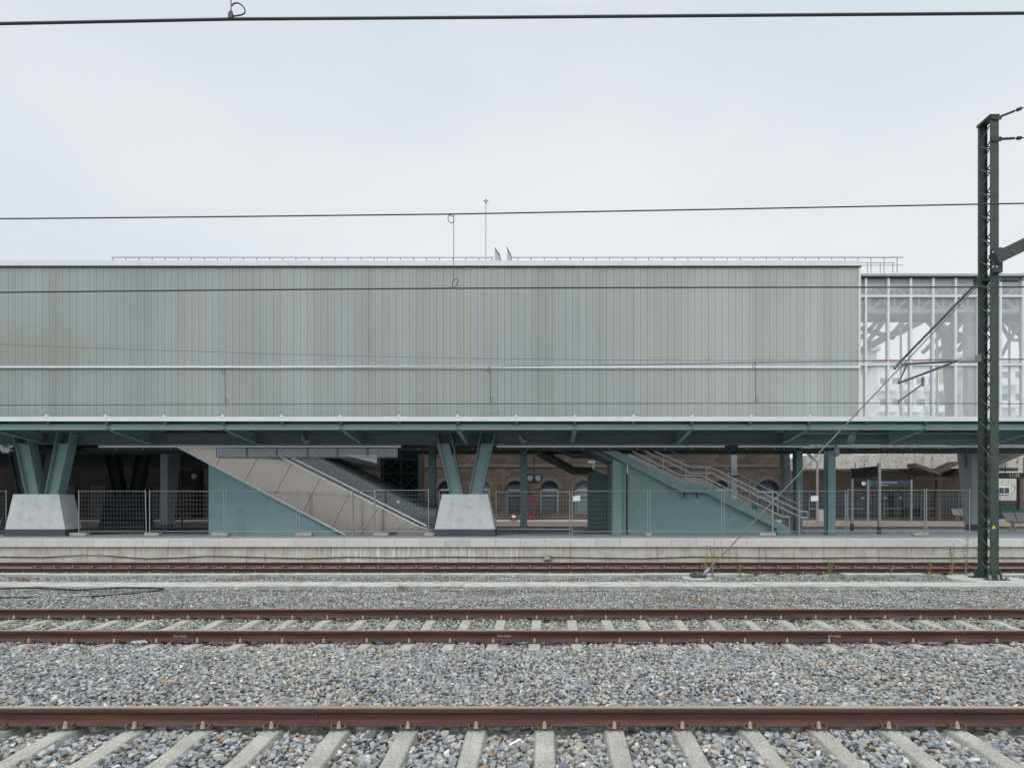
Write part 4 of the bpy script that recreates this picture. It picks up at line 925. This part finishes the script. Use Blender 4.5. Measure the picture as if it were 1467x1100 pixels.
# brown steel tree columns inside
def tree(x_px, Y, label, mirror=1):
    t = thing('tree_column', label, 'column', P(x_px, 594, Y), 'brown branching steel columns')
    q = lambda dx, y: P(x_px+mirror*dx, y, Y)
    MB().tube([q(3, 640), q(1, 577), q(-1, 520), q(-3, 478)], .24, 10, .34).build('trunk', 'tree_steel', t)
    MB().bar(q(-1, 482), q(-30, 455), .4, .42).bar(q(-28, 452), q(-62, 470), .35, .4).bar(q(-60, 468), q(-90, 483), .35, .38).bar(q(-88, 481), q(-132, 505), .35, .36).build('branch', 'tree_steel', t)
    MB().bar(q(-3, 482), q(17, 452), .4, .42).bar(q(16, 455), q(40, 450), .3, .36).build('branch', 'tree_steel', t)
    MB().bar(q(-150, 451), q(90, 451), .4, .38).bar(q(-150, 421), q(90, 421), .5, .95).build('roof_beam', 'tree_steel', t)
    for a, b_, c_, d_ in ((-92, 456, -118, 490), (-62, 455, -84, 480), (-44, 462, -72, 478), (-130, 470, -80, 484), (12, 503, 34, 472), (12, 487, 40, 476), (-150, 505, -100, 457), (-76, 430, -76, 452)):
        MB().bar(q(a, b_), q(c_, d_), .2, .2).build('strut', 'tree_steel', t)
tree(1361, 31, 'brown branching steel column inside the glazed gallery, left of the mast')
tree(1472, 33.5, 'brown branching steel column inside the gallery at the right edge', 1)

# ------------------------------------------------------------------ apartment houses far behind
def apartment(px0, px1, ytop, Y, mt, label, cols, roof='tile', D=12):
    x0, x1 = PX(px0, Y), PX(px1, Y); z1 = PZz(ytop, Y); t = thing('apartment_building', label, 'building', ((x0+x1)/2, Y, 0), 'apartment buildings beyond the station')
    MB().box(x0, x1, Y, Y+D, -.3, z1).build('wall', mt, t)
    MB().box(x0-.4, x1+.4, Y-.5, Y+D+.4, z1+.01, z1+.6).build('roof', roof, t)
    rows = int(z1//3.1); w_ = (x1-x0)/cols; wp = None; bp = None
    for r_ in range(1, rows):
        for c_ in range(cols):
            xc = x0+(c_+.5)*w_; z = r_*3.1+.6
            if z+1.5 > z1 or z < 6.5: continue
            if wp is None:
                wp = MB().box(x0+.5*w_-.75, x0+.5*w_+.75, Y-.06, Y-.005, z, z+1.5).build('window', 'paper', t); pn = MB().box(x0+.5*w_-.65, x0+.5*w_+.65, Y-.09, Y-.065, z+.1, z+1.4).build('pane', 'winpale', wp); z00 = z
            else:
                o = wp.copy(); COL.objects.link(o); o.parent = t; o.location = (xc-(x0+.5*w_), 0, z-z00)
                o2 = pn.copy(); COL.objects.link(o2); o2.parent = o
            if c_ % 2 == 0:
                if bp is None: bp = MB().box(x0+.5*w_-1.4, x0+.5*w_+1.4, Y-1.2, Y-.1, z-.7, z+.25).build('balcony', mt, t); z01 = z; x01 = xc
                else: o = bp.copy(); COL.objects.link(o); o.parent = t; o.location = (xc-x01, 0, z-z01)
apartment(1215, 1256, 503, 92, 'apart3', 'tall grey apartment block seen through the left end of the gallery glass', 2, 'apart3')
apartment(1258, 1345, 522, 84, 'apart', 'pale apartment block with a tiled roof seen through the gallery glass', 5)
apartment(1346, 1425, 514, 88, 'apart2', 'brownish apartment block behind the trunk of the steel tree', 4, 'apart3')
apartment(1427, 1540, 521, 80, 'apart', 'pale apartment block seen through the gallery right of the mast', 5, 'apart3')
apartment(90, 300, 600, 95, 'apart', 'pale building glimpsed left of the escalator wall', 7, 'apart3')
# wing closing the left of the old station, its colour darkened for shade
dw = thing('station_wing', 'shaded brown stone wing left of the gap', 'building', (PX(120, 46), 46, PZ)); MB().box(-60, PX(262, 46), 46, 55, PZ, 7).build('wall', 'shaded_stone', dw)
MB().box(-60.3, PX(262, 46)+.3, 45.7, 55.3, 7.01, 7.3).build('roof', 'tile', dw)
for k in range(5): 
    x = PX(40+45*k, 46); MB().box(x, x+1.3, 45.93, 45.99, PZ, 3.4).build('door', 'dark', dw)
lw = tag(MB().box(PX(262, 49), PX(295, 49), 49, 49.4, PZ, PZz(703, 49)).build('low_wall', 'brownwall'), 'dark low wall closing the gap left of the escalator wall', 'wall')

# ------------------------------------------------------------------ catenary mast
YM = 14.5; XM0, XM1 = PX(1419, YM), PX(1431, YM)
cm = thing('catenary_mast', 'dark green lattice catenary mast at the right', 'mast', ((XM0+XM1)/2, 14.7, -.1)); ZT = PZz(165.5, YM)
def channel(y, face):
    m_ = MB(); yb = y+(.024 if face > 0 else -.06)
    m_.box(XM0, XM1, min(y, y+.012*face), max(y, y+.012*face), -.1, ZT)
    for xx in (XM0, XM1-.012): m_.box(xx, xx+.012, min(y+.012*face, yb), max(y+.012*face, yb), -.1, ZT)
    return m_
channel(YM, 1).build('channel', 'mast', cm); channel(14.93, -1).build('channel', 'mast', cm)
for xx in (XM0-.008, XM1+.008):
    lc = MB(); z = .1; up = True; ya, yb = YM+.02, 14.89
    while z < ZT-.35:
        lc.bar((xx, ya if up else yb, z), (xx, yb if up else ya, z+.3), .014, .028); up = not up; z += .3
    lc.build('lacing', 'mast', cm)
MB().box(XM0-.02, XM1+.02, YM-.01, 14.95, ZT, ZT+.03).bar((XM0, YM, ZT), (XM0, 14.95, ZT-.02), .04, .04).build('mast_cap', 'mast', cm)
ft = MB()
for y in (YM-.06, 14.99): ft.box(XM0-.16, XM1+.16, y-.09, y+.09, -.11, -.07)
for x in (XM0-.1, XM1+.1):
    for y in (YM, 14.93): ft.prism([(x-.04*(1 if x < 11.4 else -1)*-1, y, .12)]*1+[(x, y, -.07), (x+.12*(1 if x < 11.4 else -1), y, -.07), (x+.12*(1 if x < 11.4 else -1), y, .16)], (0, .02, 0))
ft.build('base_plates', 'mast', cm)
bl = MB()
for x in (XM0-.11, XM1+.11, (XM0+XM1)/2): bl.tube([(x, YM-.12, -.1), (x, YM-.12, .03)], .035, 8)
bl.build('anchor_bolts', 'zinc', cm)
cf = MB().tube([(11.45, 14.7, -.3), (11.45, 14.7, -.105)], .95, 32, .9); cf.build('foundation_disc', 'slab', cm)
wt = MB().prism([P(1420.9, 757, YM-.006), P(1426.6, 757, YM-.006), P(1423.8, 751.5, YM-.006)], (0, .003, 0)).build('warning_triangle', 'yellow', cm); MB().prism([P(1423.2, 756.2, YM-.01), P(1424.4, 756.2, YM-.01), P(1423.9, 753.2, YM-.01)], (0, .003, 0)).build('warning_mark', 'black', wt)
bm_ = MB().bar(P(1424, 371.5, YM-.1), P(1530, 320, YM-.1), .22, .30).build('brace_beam', 'mast', cm)
MB().box(XM0+.02, XM1+.02, YM-.1, YM-.005, PZz(392, YM), PZz(357, YM)).build('brace_bracket', 'mast', cm)
bo = MB()
for px in (1422.6, 1428): 
    for py in (361, 382): bo.tube([P(px, py, YM-.13), P(px, py, YM-.1)], .02, 6)
bo.build('bracket_bolts', 'paper', cm)
def insulator(a, b_, parent, m_='insul', n=9, r=.075):
    a, b_ = Vector(a), Vector(b_); q = MB().tube([a, b_], r*.45, 8)
    for i in range(n):
        c0 = a.lerp(b_, (i+.3)/n); c1 = a.lerp(b_, (i+.65)/n); q.tube([c0, c1], r, 12, r*.7)
    return q.build('insulator', m_, parent)
YA = 17.05
tip = P(1286, 522, YA); att = P(1400, 405, 14.85)
tsb = MB().tube([att.lerp(tip, .16), tip], .034, 8).tube([P(1281, 528, YA), tip], .045, 8).build('top_stay', 'tube', cm); insulator(att.lerp(tip, .02), att.lerp(tip, .16), tsb, 'insul_b', 8, .06)
sa, sb_ = P(1401, 515, 14.9), P(1291, 522, YA)
stt = MB().tube([sa.lerp(sb_, .22), sb_], .036, 8).build('cantilever_strut', 'tube', cm); insulator(sa.lerp(sb_, .02), sa.lerp(sb_, .22), stt, 'insul', 8, .08)
rgt = MB().tube([sa.lerp(sb_, .24), P(1287, 549, YA)], .034, 8).tube([P(1299, 523, YA), P(1288, 547, YA)], .026, 8).build('registration_tube', 'tube', cm)
MB().tube([P(1322, 540, YA-.3), P(1321.5, 553, YA-.3)], .034, 8).tube([P(1321, 551, YA-.3), P(1287, 575, YA)], .024, 8).tube([P(1287, 575, YA), P(1287, 579, YA)], .02, 6).build('steady_arm', 'tube', cm)
MB().box(XM0-.1, XM0-.005, 14.8, 14.96, PZz(412, 14.9), PZz(400, 14.9)).box(XM0-.1, XM1+.05, 14.84, 14.9, PZz(404, 14.9), PZz(401, 14.9)).build('stay_bracket', 'mast', cm)
MB().box(XM0-.06, XM0-.005, 14.8, 14.96, PZz(519, 14.9), PZz(509, 14.9)).build('strut_bracket', 'zinc', cm)
rw = MB().tube([P(1460, 401, 14.4), P(1560, 401, 14.4)], .014, 6).build('side_stay', 'wire', cm); insulator(P(1434, 401, 14.4), P(1460, 401, 14.4), rw, 'insul_b', 10, .055)
for (a, b_, c_, d_) in ((1431, 168, 1500, 141), (1431, 199.5, 1500, 196)):
    s_ = MB().tube([P(a, b_, YM), P(c_, d_, YM)], .012, 6); u = P(a, b_, YM); v = P(c_, d_, YM); s_.tube([u.lerp(v, .05), u.lerp(v, .32)], .03, 6); s_.tube([u.lerp(v, .38), u.lerp(v, .46)], .045, 6)
    s_.build('span_wire', 'wire', cm)
MB().box(XM0+.01, XM1+.05, YM-.03, YM-.004, PZz(172, YM), PZz(167, YM)).box(XM0+.01, XM1+.05, YM-.03, YM-.004, PZz(203, YM), PZz(197, YM)).build('wire_collars', 'dark', cm)
# guy wire to the ground anchor
gw = thing('guy_wire', 'steel guy wire running from the mast down to a ground anchor', 'guy wire', P(1004, 827, 15.2)); ga = P(1012, 819, 15.15); gt = P(1400, 410, 14.8)
MB().tube([ga, gt], .017, 8).build('stay_rod', 'tube', gw); MB().tube([ga, P(1003, 828, 15.15)], .03, 8).tube([ga.lerp(gt, -.005), ga.lerp(gt, .012)], .055, 8).build('turnbuckle', 'zinc', gw)
MB().box(PX(990, 15.2), PX(1009, 15.2), 15.0, 15.35, -.13, -.04).box(PX(993, 15.2), PX(997, 15.2), 15.1, 15.2, -.04, .03).build('anchor_plate', 'mast', gw, .01)
MB().tube([(PX(999, 15.1), 15.1, -.3), (PX(999, 15.1), 15.1, -.128)], .42, 28, .4).build('anchor_disc', 'slab', gw)

# ------------------------------------------------------------------ overhead wires
def wire(name, pts, Y, r, label, dropper=None, ybot=None, Ys_=None):
    a = P(*pts[0], Y) if not Ys_ else P(*pts[0], Ys_[0]); t = thing(name, label, 'overhead wire', a, 'overhead line wires')
    q = [P(px, py, Y if not Ys_ else Ys_[0]+(Ys_[1]-Ys_[0])*(px-pts[0][0])/(pts[-1][0]-pts[0][0])) for px, py in pts]
    MB().tube(q, r, 8).build('conductor', 'wire', t); return t
def loop(m_, c, rx, rz, r, tilt=0.):
    pts = []
    for i in range(15):
        a = 2*math.pi*i/14; x, z = rx*math.cos(a), rz*math.sin(a)
        pts.append(Vector(c)+Vector((x*math.cos(tilt)-z*math.sin(tilt), 0, x*math.sin(tilt)+z*math.cos(tilt))))
    m_.tube(pts, r, 6)
w1 = wire('contact_wire', [(-300, 38), (0, 34.3), (332, 27.8), (733, 25), (1467, 19.3), (1800, 17)], 4.2, .0105, 'thick black contact wire across the top of the picture')
d1 = MB(); c_ = P(331, 27, 4.2); d1.tube([c_, P(331, 17, 4.2)], .012, 8); d1.tube([P(331, 17, 4.2), P(331, 10, 4.2), P(330.5, -60, 4.2)], .004, 6)
lp_ = [P(*q, 4.2) for q in ((332, 9), (335, 5), (342, 4.5), (350, 11), (351.5, 18), (347, 22), (334, 23.5))]; 
for _ in range(2): lp_ = [lp_[0]]+[q_ for a_, b_ in zip(lp_[:-1], lp_[1:]) for q_ in (a_.lerp(b_, .25), a_.lerp(b_, .75))]+[lp_[-1]]
d1.tube(lp_, .005, 6)
d1.box(c_.x-.015, c_.x+.015, 4.185, 4.215, c_.z-.005, c_.z+.035); d1.build('dropper', 'wire', w1)
w2 = wire('messenger_wire', [(-200, 316), (0, 313.6), (328, 310.5), (650, 306.8), (1000, 300.5), (1467, 291.5), (1700, 287)], 9.0, .011, 'messenger wire above the roof line, the upper wire over the middle track')
dd_ = MB(); dd_.tube([P(650, 307, 9), P(650, 400, 9)], .0045, 6); loop(dd_, P(646, 314, 9), .045, .065, .006, .3); dd_.tube([P(650, 400, 9), P(648.5, 405, 9), P(648.5, 413, 9)], .006, 6)
dd_.tube([P(*q, 9) for q in ((649, 403), (652, 400), (656, 400), (656.5, 404), (653, 410), (649, 413))], .006, 6); dd_.build('dropper', 'wire', w2)
w3 = wire('contact_wire', [(-200, 421), (0, 418.8), (328, 415.5), (650, 412.9), (1000, 411.8), (1467, 411.2), (1700, 411)], 9.0, .0125, 'contact wire crossing the upper glass cladding, from edge to edge')
w4 = wire('messenger_wire', [(-100, 527), (0, 527.5), (322, 527.6), (702, 525.2), (960, 521.8), (1082, 519.4), (1284, 516.5), (1430, 514.3), (1500, 514.8), (1700, 516)], 17.0, .010, 'messenger wire along the white string course of the facade')
dr = MB()
for px, y0, y1 in ((322, 527.6, 579.3), (702, 525.2, 578.3), (1082, 519.4, 577.4)):
    dr.tube([P(px, y0, 17), P(px+.5, y1, 17)], .006, 6); loop(dr, P(px-2, y0+4.5, 17), .04, .07, .007, -.2); loop(dr, P(px+2.5, y1-5.5, 17), .04, .07, .007, .2)
dr.build('dropper', 'wire', w4)
w5 = wire('contact_wire', [(-100, 580.6), (0, 580.4), (400, 578.9), (700, 578.2), (1180, 577.3), (1467, 578.2), (1600, 578.6)], 17.0, .011, 'contact wire crossing the lower glass cladding above the canopy')
w6 = wire('return_wire', [(-100, 489), (0, 493.5), (200, 501), (400, 507.2), (550, 511), (700, 513.8), (836, 515.4), (1000, 516.3), (1284, 516.0), (1500, 515), (1600, 514)], 19.3, .006, 'thin sagging wire in front of the upper glass cladding')

# ------------------------------------------------------------------ small things by the tracks
cbp = [(-40, 843), (0, 843), (40, 842), (60, 842), (110, 845), (140, 843.5), (175, 841.2), (215, 842), (234, 843), (226, 845.5), (200, 849), (150, 853), (100, 855), (40, 855.5), (0, 856), (-40, 856)]
q = []
for px, py in cbp:
    zz = -.10 if py < 848 else -.13; Yc = (EYE-zz)*F/(py-VY); q.append((PX(px, Yc), Yc, zz))
q2 = []
for i in range(len(q)-1):
    for k in range(4): q2.append(Vector(q[i]).lerp(Vector(q[i+1]), k/4))
tag(MB().tube(q2, .02, 6).build('loose_cable', 'black'), 'loose black cable looping on the ballast at the left', 'cable')
q = [P(px, py, 20.03) for px, py in ((-60, 797), (0, 797), (60, 798), (118, 795.2), (150, 795.6), (210, 799.8), (260, 798.4), (300, 796.2), (360, 797.5), (440, 799.6), (500, 797.4), (560, 798.6), (640, 797.2), (720, 798), (790, 797.6), (860, 798.8), (920, 799.6), (990, 797.2), (1080, 798.4), (1160, 799), (1240, 798), (1320, 799), (1400, 798.4), (1500, 798.6))]
q = [Vector((a.x, 20.0, a.z)) for a in q]; tag(MB().tube(q, .018, 6).build('wall_cable', 'black'), 'dark cable sagging along the platform wall', 'cable')
jb_ = thing('junction_box', 'small grey junction box on the platform wall', 'junction box', P(783.5, 802, 19.95)); MB().box(PX(778.3, 19.95), PX(788.8, 19.95), 19.86, 20.03, PZz(802, 19.95), PZz(794, 19.95)).build('box_body', 'zinc', jb_, .01); MB().box(PX(780, 19.95), PX(787, 19.95), 19.84, 19.858, PZz(801, 19.95), PZz(795, 19.95)).build('box_lid', 'conc_pier', jb_)
tag(MB().prism([(PX(728, 4.6), 4.66, -.165), (PX(744, 4.6), 4.74, -.15), (PX(745, 4.6), 4.72, -.15), (PX(731, 4.6), 4.64, -.163)], (0, 0, .006)).build('white_splinter', 'paper'), 'white plastic splinter lying on foreground stones', 'litter')
q = Vector((PX(200, 8.0), 8.0, -.14)); bg = MB()
for k in range(9):
    a = q+Vector((random.uniform(-.13, .13), random.uniform(-.03, .03), random.uniform(0, .02))); bg.tube([a, a+Vector((.05, .01, .008)), a+Vector((.08, 0, -.008))], .007, 5)
tag(bg.build('plastic_scrap', 'conc'), 'crumpled white plastic scrap against the middle rail', 'litter')

def weed(px, Y, h, label, m_='dry', n=5, spread=.08, leaf=True, z0=-.17):
    a = Vector((PX(px, Y), Y, z0)); t = thing('weed_plant', label, 'weed', a, 'weeds growing by the platform track')
    s_ = MB(); lf = MB()
    for i in range(n):
        top = a+Vector((random.uniform(-spread, spread), random.uniform(-.05, .05), h*random.uniform(.6, 1.)))
        mid = a.lerp(top, .5)+Vector((random.uniform(-.03, .03), 0, 0)); s_.tube([a+Vector((random.uniform(-.03, .03), 0, 0)), mid, top], .006, 4, .003)
        for k in range(16):
            c_ = mid.lerp(top, random.uniform(-.4, 1)); d_ = Vector((random.uniform(-1, 1), random.uniform(-.6, .6), random.uniform(-.2, .9))).normalized()*random.uniform(.03, .07); sd = Vector((random.uniform(-1, 1), random.uniform(-1, 1), random.uniform(-1, 1)))*.012
            lf.add([c_, c_+d_*.5+sd, c_+d_, c_+d_*.5-sd], [(0, 1, 2, 3)])
    s_.build('stems', 'dry', t)
    if leaf: lf.build('leaves', m_, t)
weed(1010, 15.4, 1.0, 'tall dry weed left of the guy anchor rod'); weed(1021, 15.5, 1.05, 'tall dry weed just right of the guy anchor', 'dry')
weed(1060, 15.6, .45, 'short dry weed right of the guy anchor', 'weed'); weed(1190, 15.5, .5, 'green weed below the wide teal post', 'weed', 5)
weed(1275, 15.5, .42, 'single green weed stalk under the name board', 'weed', 2); weed(1333, 15.6, .45, 'low weed left of the mast weeds', 'weed', 4)
weed(1365, 15.5, .95, 'tall leafy weed left of the mast', 'weed', 5); weed(1384, 15.4, 1.1, 'tallest leafy weed, close to the mast foot', 'weed', 5)
gt_ = MB()
for k in range(900):
    px = random.choice([random.gauss(1195, 12), random.gauss(1220, 20), random.gauss(1280, 16), random.gauss(1245, 25), random.gauss(1090, 20), random.gauss(1340, 15)]); Y = random.uniform(14.5, 15.7)
    a = Vector((PX(px, Y), Y, -.2)); d_ = Vector((random.uniform(-.05, .05), random.uniform(-.04, .04), random.uniform(.04, .13))); gt_.add([a+Vector((-.004, 0, 0)), a+Vector((.004, 0, 0)), a+d_], [(0, 1, 2)])
tag(gt_.build('grass', 'weed'), 'sparse green grass sprouting through the ballast near the mast', 'grass', kind='stuff')
rt_ = MB()
for k in range(1500):
    px, w_, Yc = random.choice([(30, 10, 15), (262, 16, 15.7), (372, 10, 15.4), (330, 12, 14.9), (440, 14, 14.8), (572, 14, 15.2), (520, 16, 14.7), (650, 12, 15.3), (760, 14, 14.6), (812, 20, 14.8), (940, 20, 15.4), (700, 20, 12.4), (960, 20, 11.6), (1010, 20, 11.2), (1120, 30, 11.4), (575, 4, 13.1)])
    px = random.gauss(px, w_); Y = Yc+random.uniform(-.25, .25); z0 = -.19 if Y > 14 else -.14
    a = Vector((PX(px, Y), Y, z0)); d_ = Vector((random.uniform(-.05, .05), random.uniform(-.04, .04), random.uniform(.02, .09))); sd = Vector((.008, 0, .004)); rt_.add([a, a+sd, a+d_+sd, a+d_], [(0, 1, 2, 3)])
tag(rt_.build('creeping_weeds', 'rustweed'), 'rust-brown creeping weeds scattered over the ballast by the platform track', 'ground cover', kind='stuff')

# ------------------------------------------------------------------ sky, sun, camera
W = bpy.data.worlds.new('World'); SC.world = W; W.use_nodes = True; nt = W.node_tree; bgn = nt.nodes['Background']
SUN_EL, SUN_AZ = 50, 200
sky = N(nt, 'ShaderNodeTexSky'); sky.sky_type = 'NISHITA'; sky.sun_disc = False; sky.sun_elevation = math.radians(SUN_EL); sky.sun_rotation = math.radians(SUN_AZ); sky.dust_density = 4; sky.air_density = 1
tc = N(nt, 'ShaderNodeTexCoord'); sx = N(nt, 'ShaderNodeSeparateXYZ'); nt.links.new(tc.outputs['Generated'], sx.inputs[0])
K = 10.
def k_(c, s=K): return tuple(x*s/K for x in c)+(1,)
r = ramp(nt, [(0, k_((.86, .89, .915))), (.25, k_((.90, .925, .95))), (.5, k_((.87, .90, .935))), (.68, k_((.80, .85, .90))), (.85, k_((1., 1., 1.))), (1, k_((1., 1., 1.)))])
nt.links.new(sx.outputs['Z'], r.inputs['Fac'])
# zenith of an overcast sky is about twice as bright as the horizon band
mr = N(nt, 'ShaderNodeMapRange'); mr.inputs['From Min'].default_value = .66; mr.inputs['From Max'].default_value = .95; mr.inputs['To Min'].default_value = K; mr.inputs['To Max'].default_value = K*3.2; nt.links.new(sx.outputs['Z'], mr.inputs['Value'])
nz = N(nt, 'ShaderNodeTexNoise', Scale=1.6, Detail=4., Roughness=.5); mp = N(nt, 'ShaderNodeMapping'); mp.inputs['Scale'].default_value = (1, 1, 2.2); mp.inputs['Location'].default_value = (4.1, 2.2, .6)
nt.links.new(tc.outputs['Generated'], mp.inputs['Vector']); nt.links.new(mp.outputs['Vector'], nz.inputs['Vector'])
rc = ramp(nt, [(.32, (.87, .92, .955, 1)), (.62, (1, 1, 1, 1))]); nt.links.new(nz.outputs['Fac'], rc.inputs['Fac'])
c = mixc(nt, 1., r.outputs['Color'], rc.outputs['Color'], 'MULTIPLY')
ma = N(nt, 'ShaderNodeMath', operation='MULTIPLY_ADD'); nt.links.new(sx.outputs['X'], ma.inputs[0]); ma.inputs[1].default_value = -.8; mb2 = N(nt, 'ShaderNodeMath', operation='MULTIPLY_ADD'); nt.links.new(sx.outputs['Z'], mb2.inputs[0]); mb2.inputs[1].default_value = .6; mb2.inputs[2].default_value = 0; nt.links.new(mb2.outputs[0], ma.inputs[2])
rt2 = ramp(nt, [(.15, (1, 1, 1, 1)), (.8, (.90, .935, .96, 1))]); nt.links.new(ma.outputs[0], rt2.inputs['Fac'])
c = mixc(nt, 1., c, rt2.outputs['Color'], 'MULTIPLY')
vm_ = N(nt, 'ShaderNodeVectorMath', operation='SCALE'); nt.links.new(c, vm_.inputs[0]); nt.links.new(mr.outputs['Result'], vm_.inputs['Scale'])
c = mixc(nt, .06, vm_.outputs['Vector'], sky.outputs['Color'])
nt.links.new(c, bgn.inputs['Color']); bgn.inputs['Strength'].default_value = .1
sd = bpy.data.lights.new('sun', 'SUN'); sd.energy = 1.2; sd.angle = math.radians(25); sd.color = (1, .98, .95); so = bpy.data.objects.new('sun', sd); COL.objects.link(so)
el, az = math.radians(SUN_EL), math.radians(SUN_AZ)
dirv = Vector((math.sin(az)*math.cos(el), math.cos(az)*math.cos(el), math.sin(el)))   # towards the sun: behind the camera
so.rotation_euler = dirv.to_track_quat('Z', 'Y').to_euler(); so.location = (0, -10, 30)
cd = bpy.data.cameras.new('camera'); cam = bpy.data.objects.new('camera', cd); COL.objects.link(cam); SC.camera = cam
cam.location = (0, 0, EYE); cam.rotation_euler = (math.pi/2, 0, 0); cd.sensor_width = 36; cd.lens = 36*F/1467
cd.shift_x = (733.5-VX)/1467; cd.shift_y = (VY-550)/1467; cd.clip_end = 2000; cd.clip_start = .05
SC.view_settings.view_transform = 'Standard'; SC.view_settings.look = 'None'; SC.view_settings.exposure = 0; SC.view_settings.gamma = 1
SC.cycles.max_bounces = 8; SC.cycles.transparent_max_bounces = 16
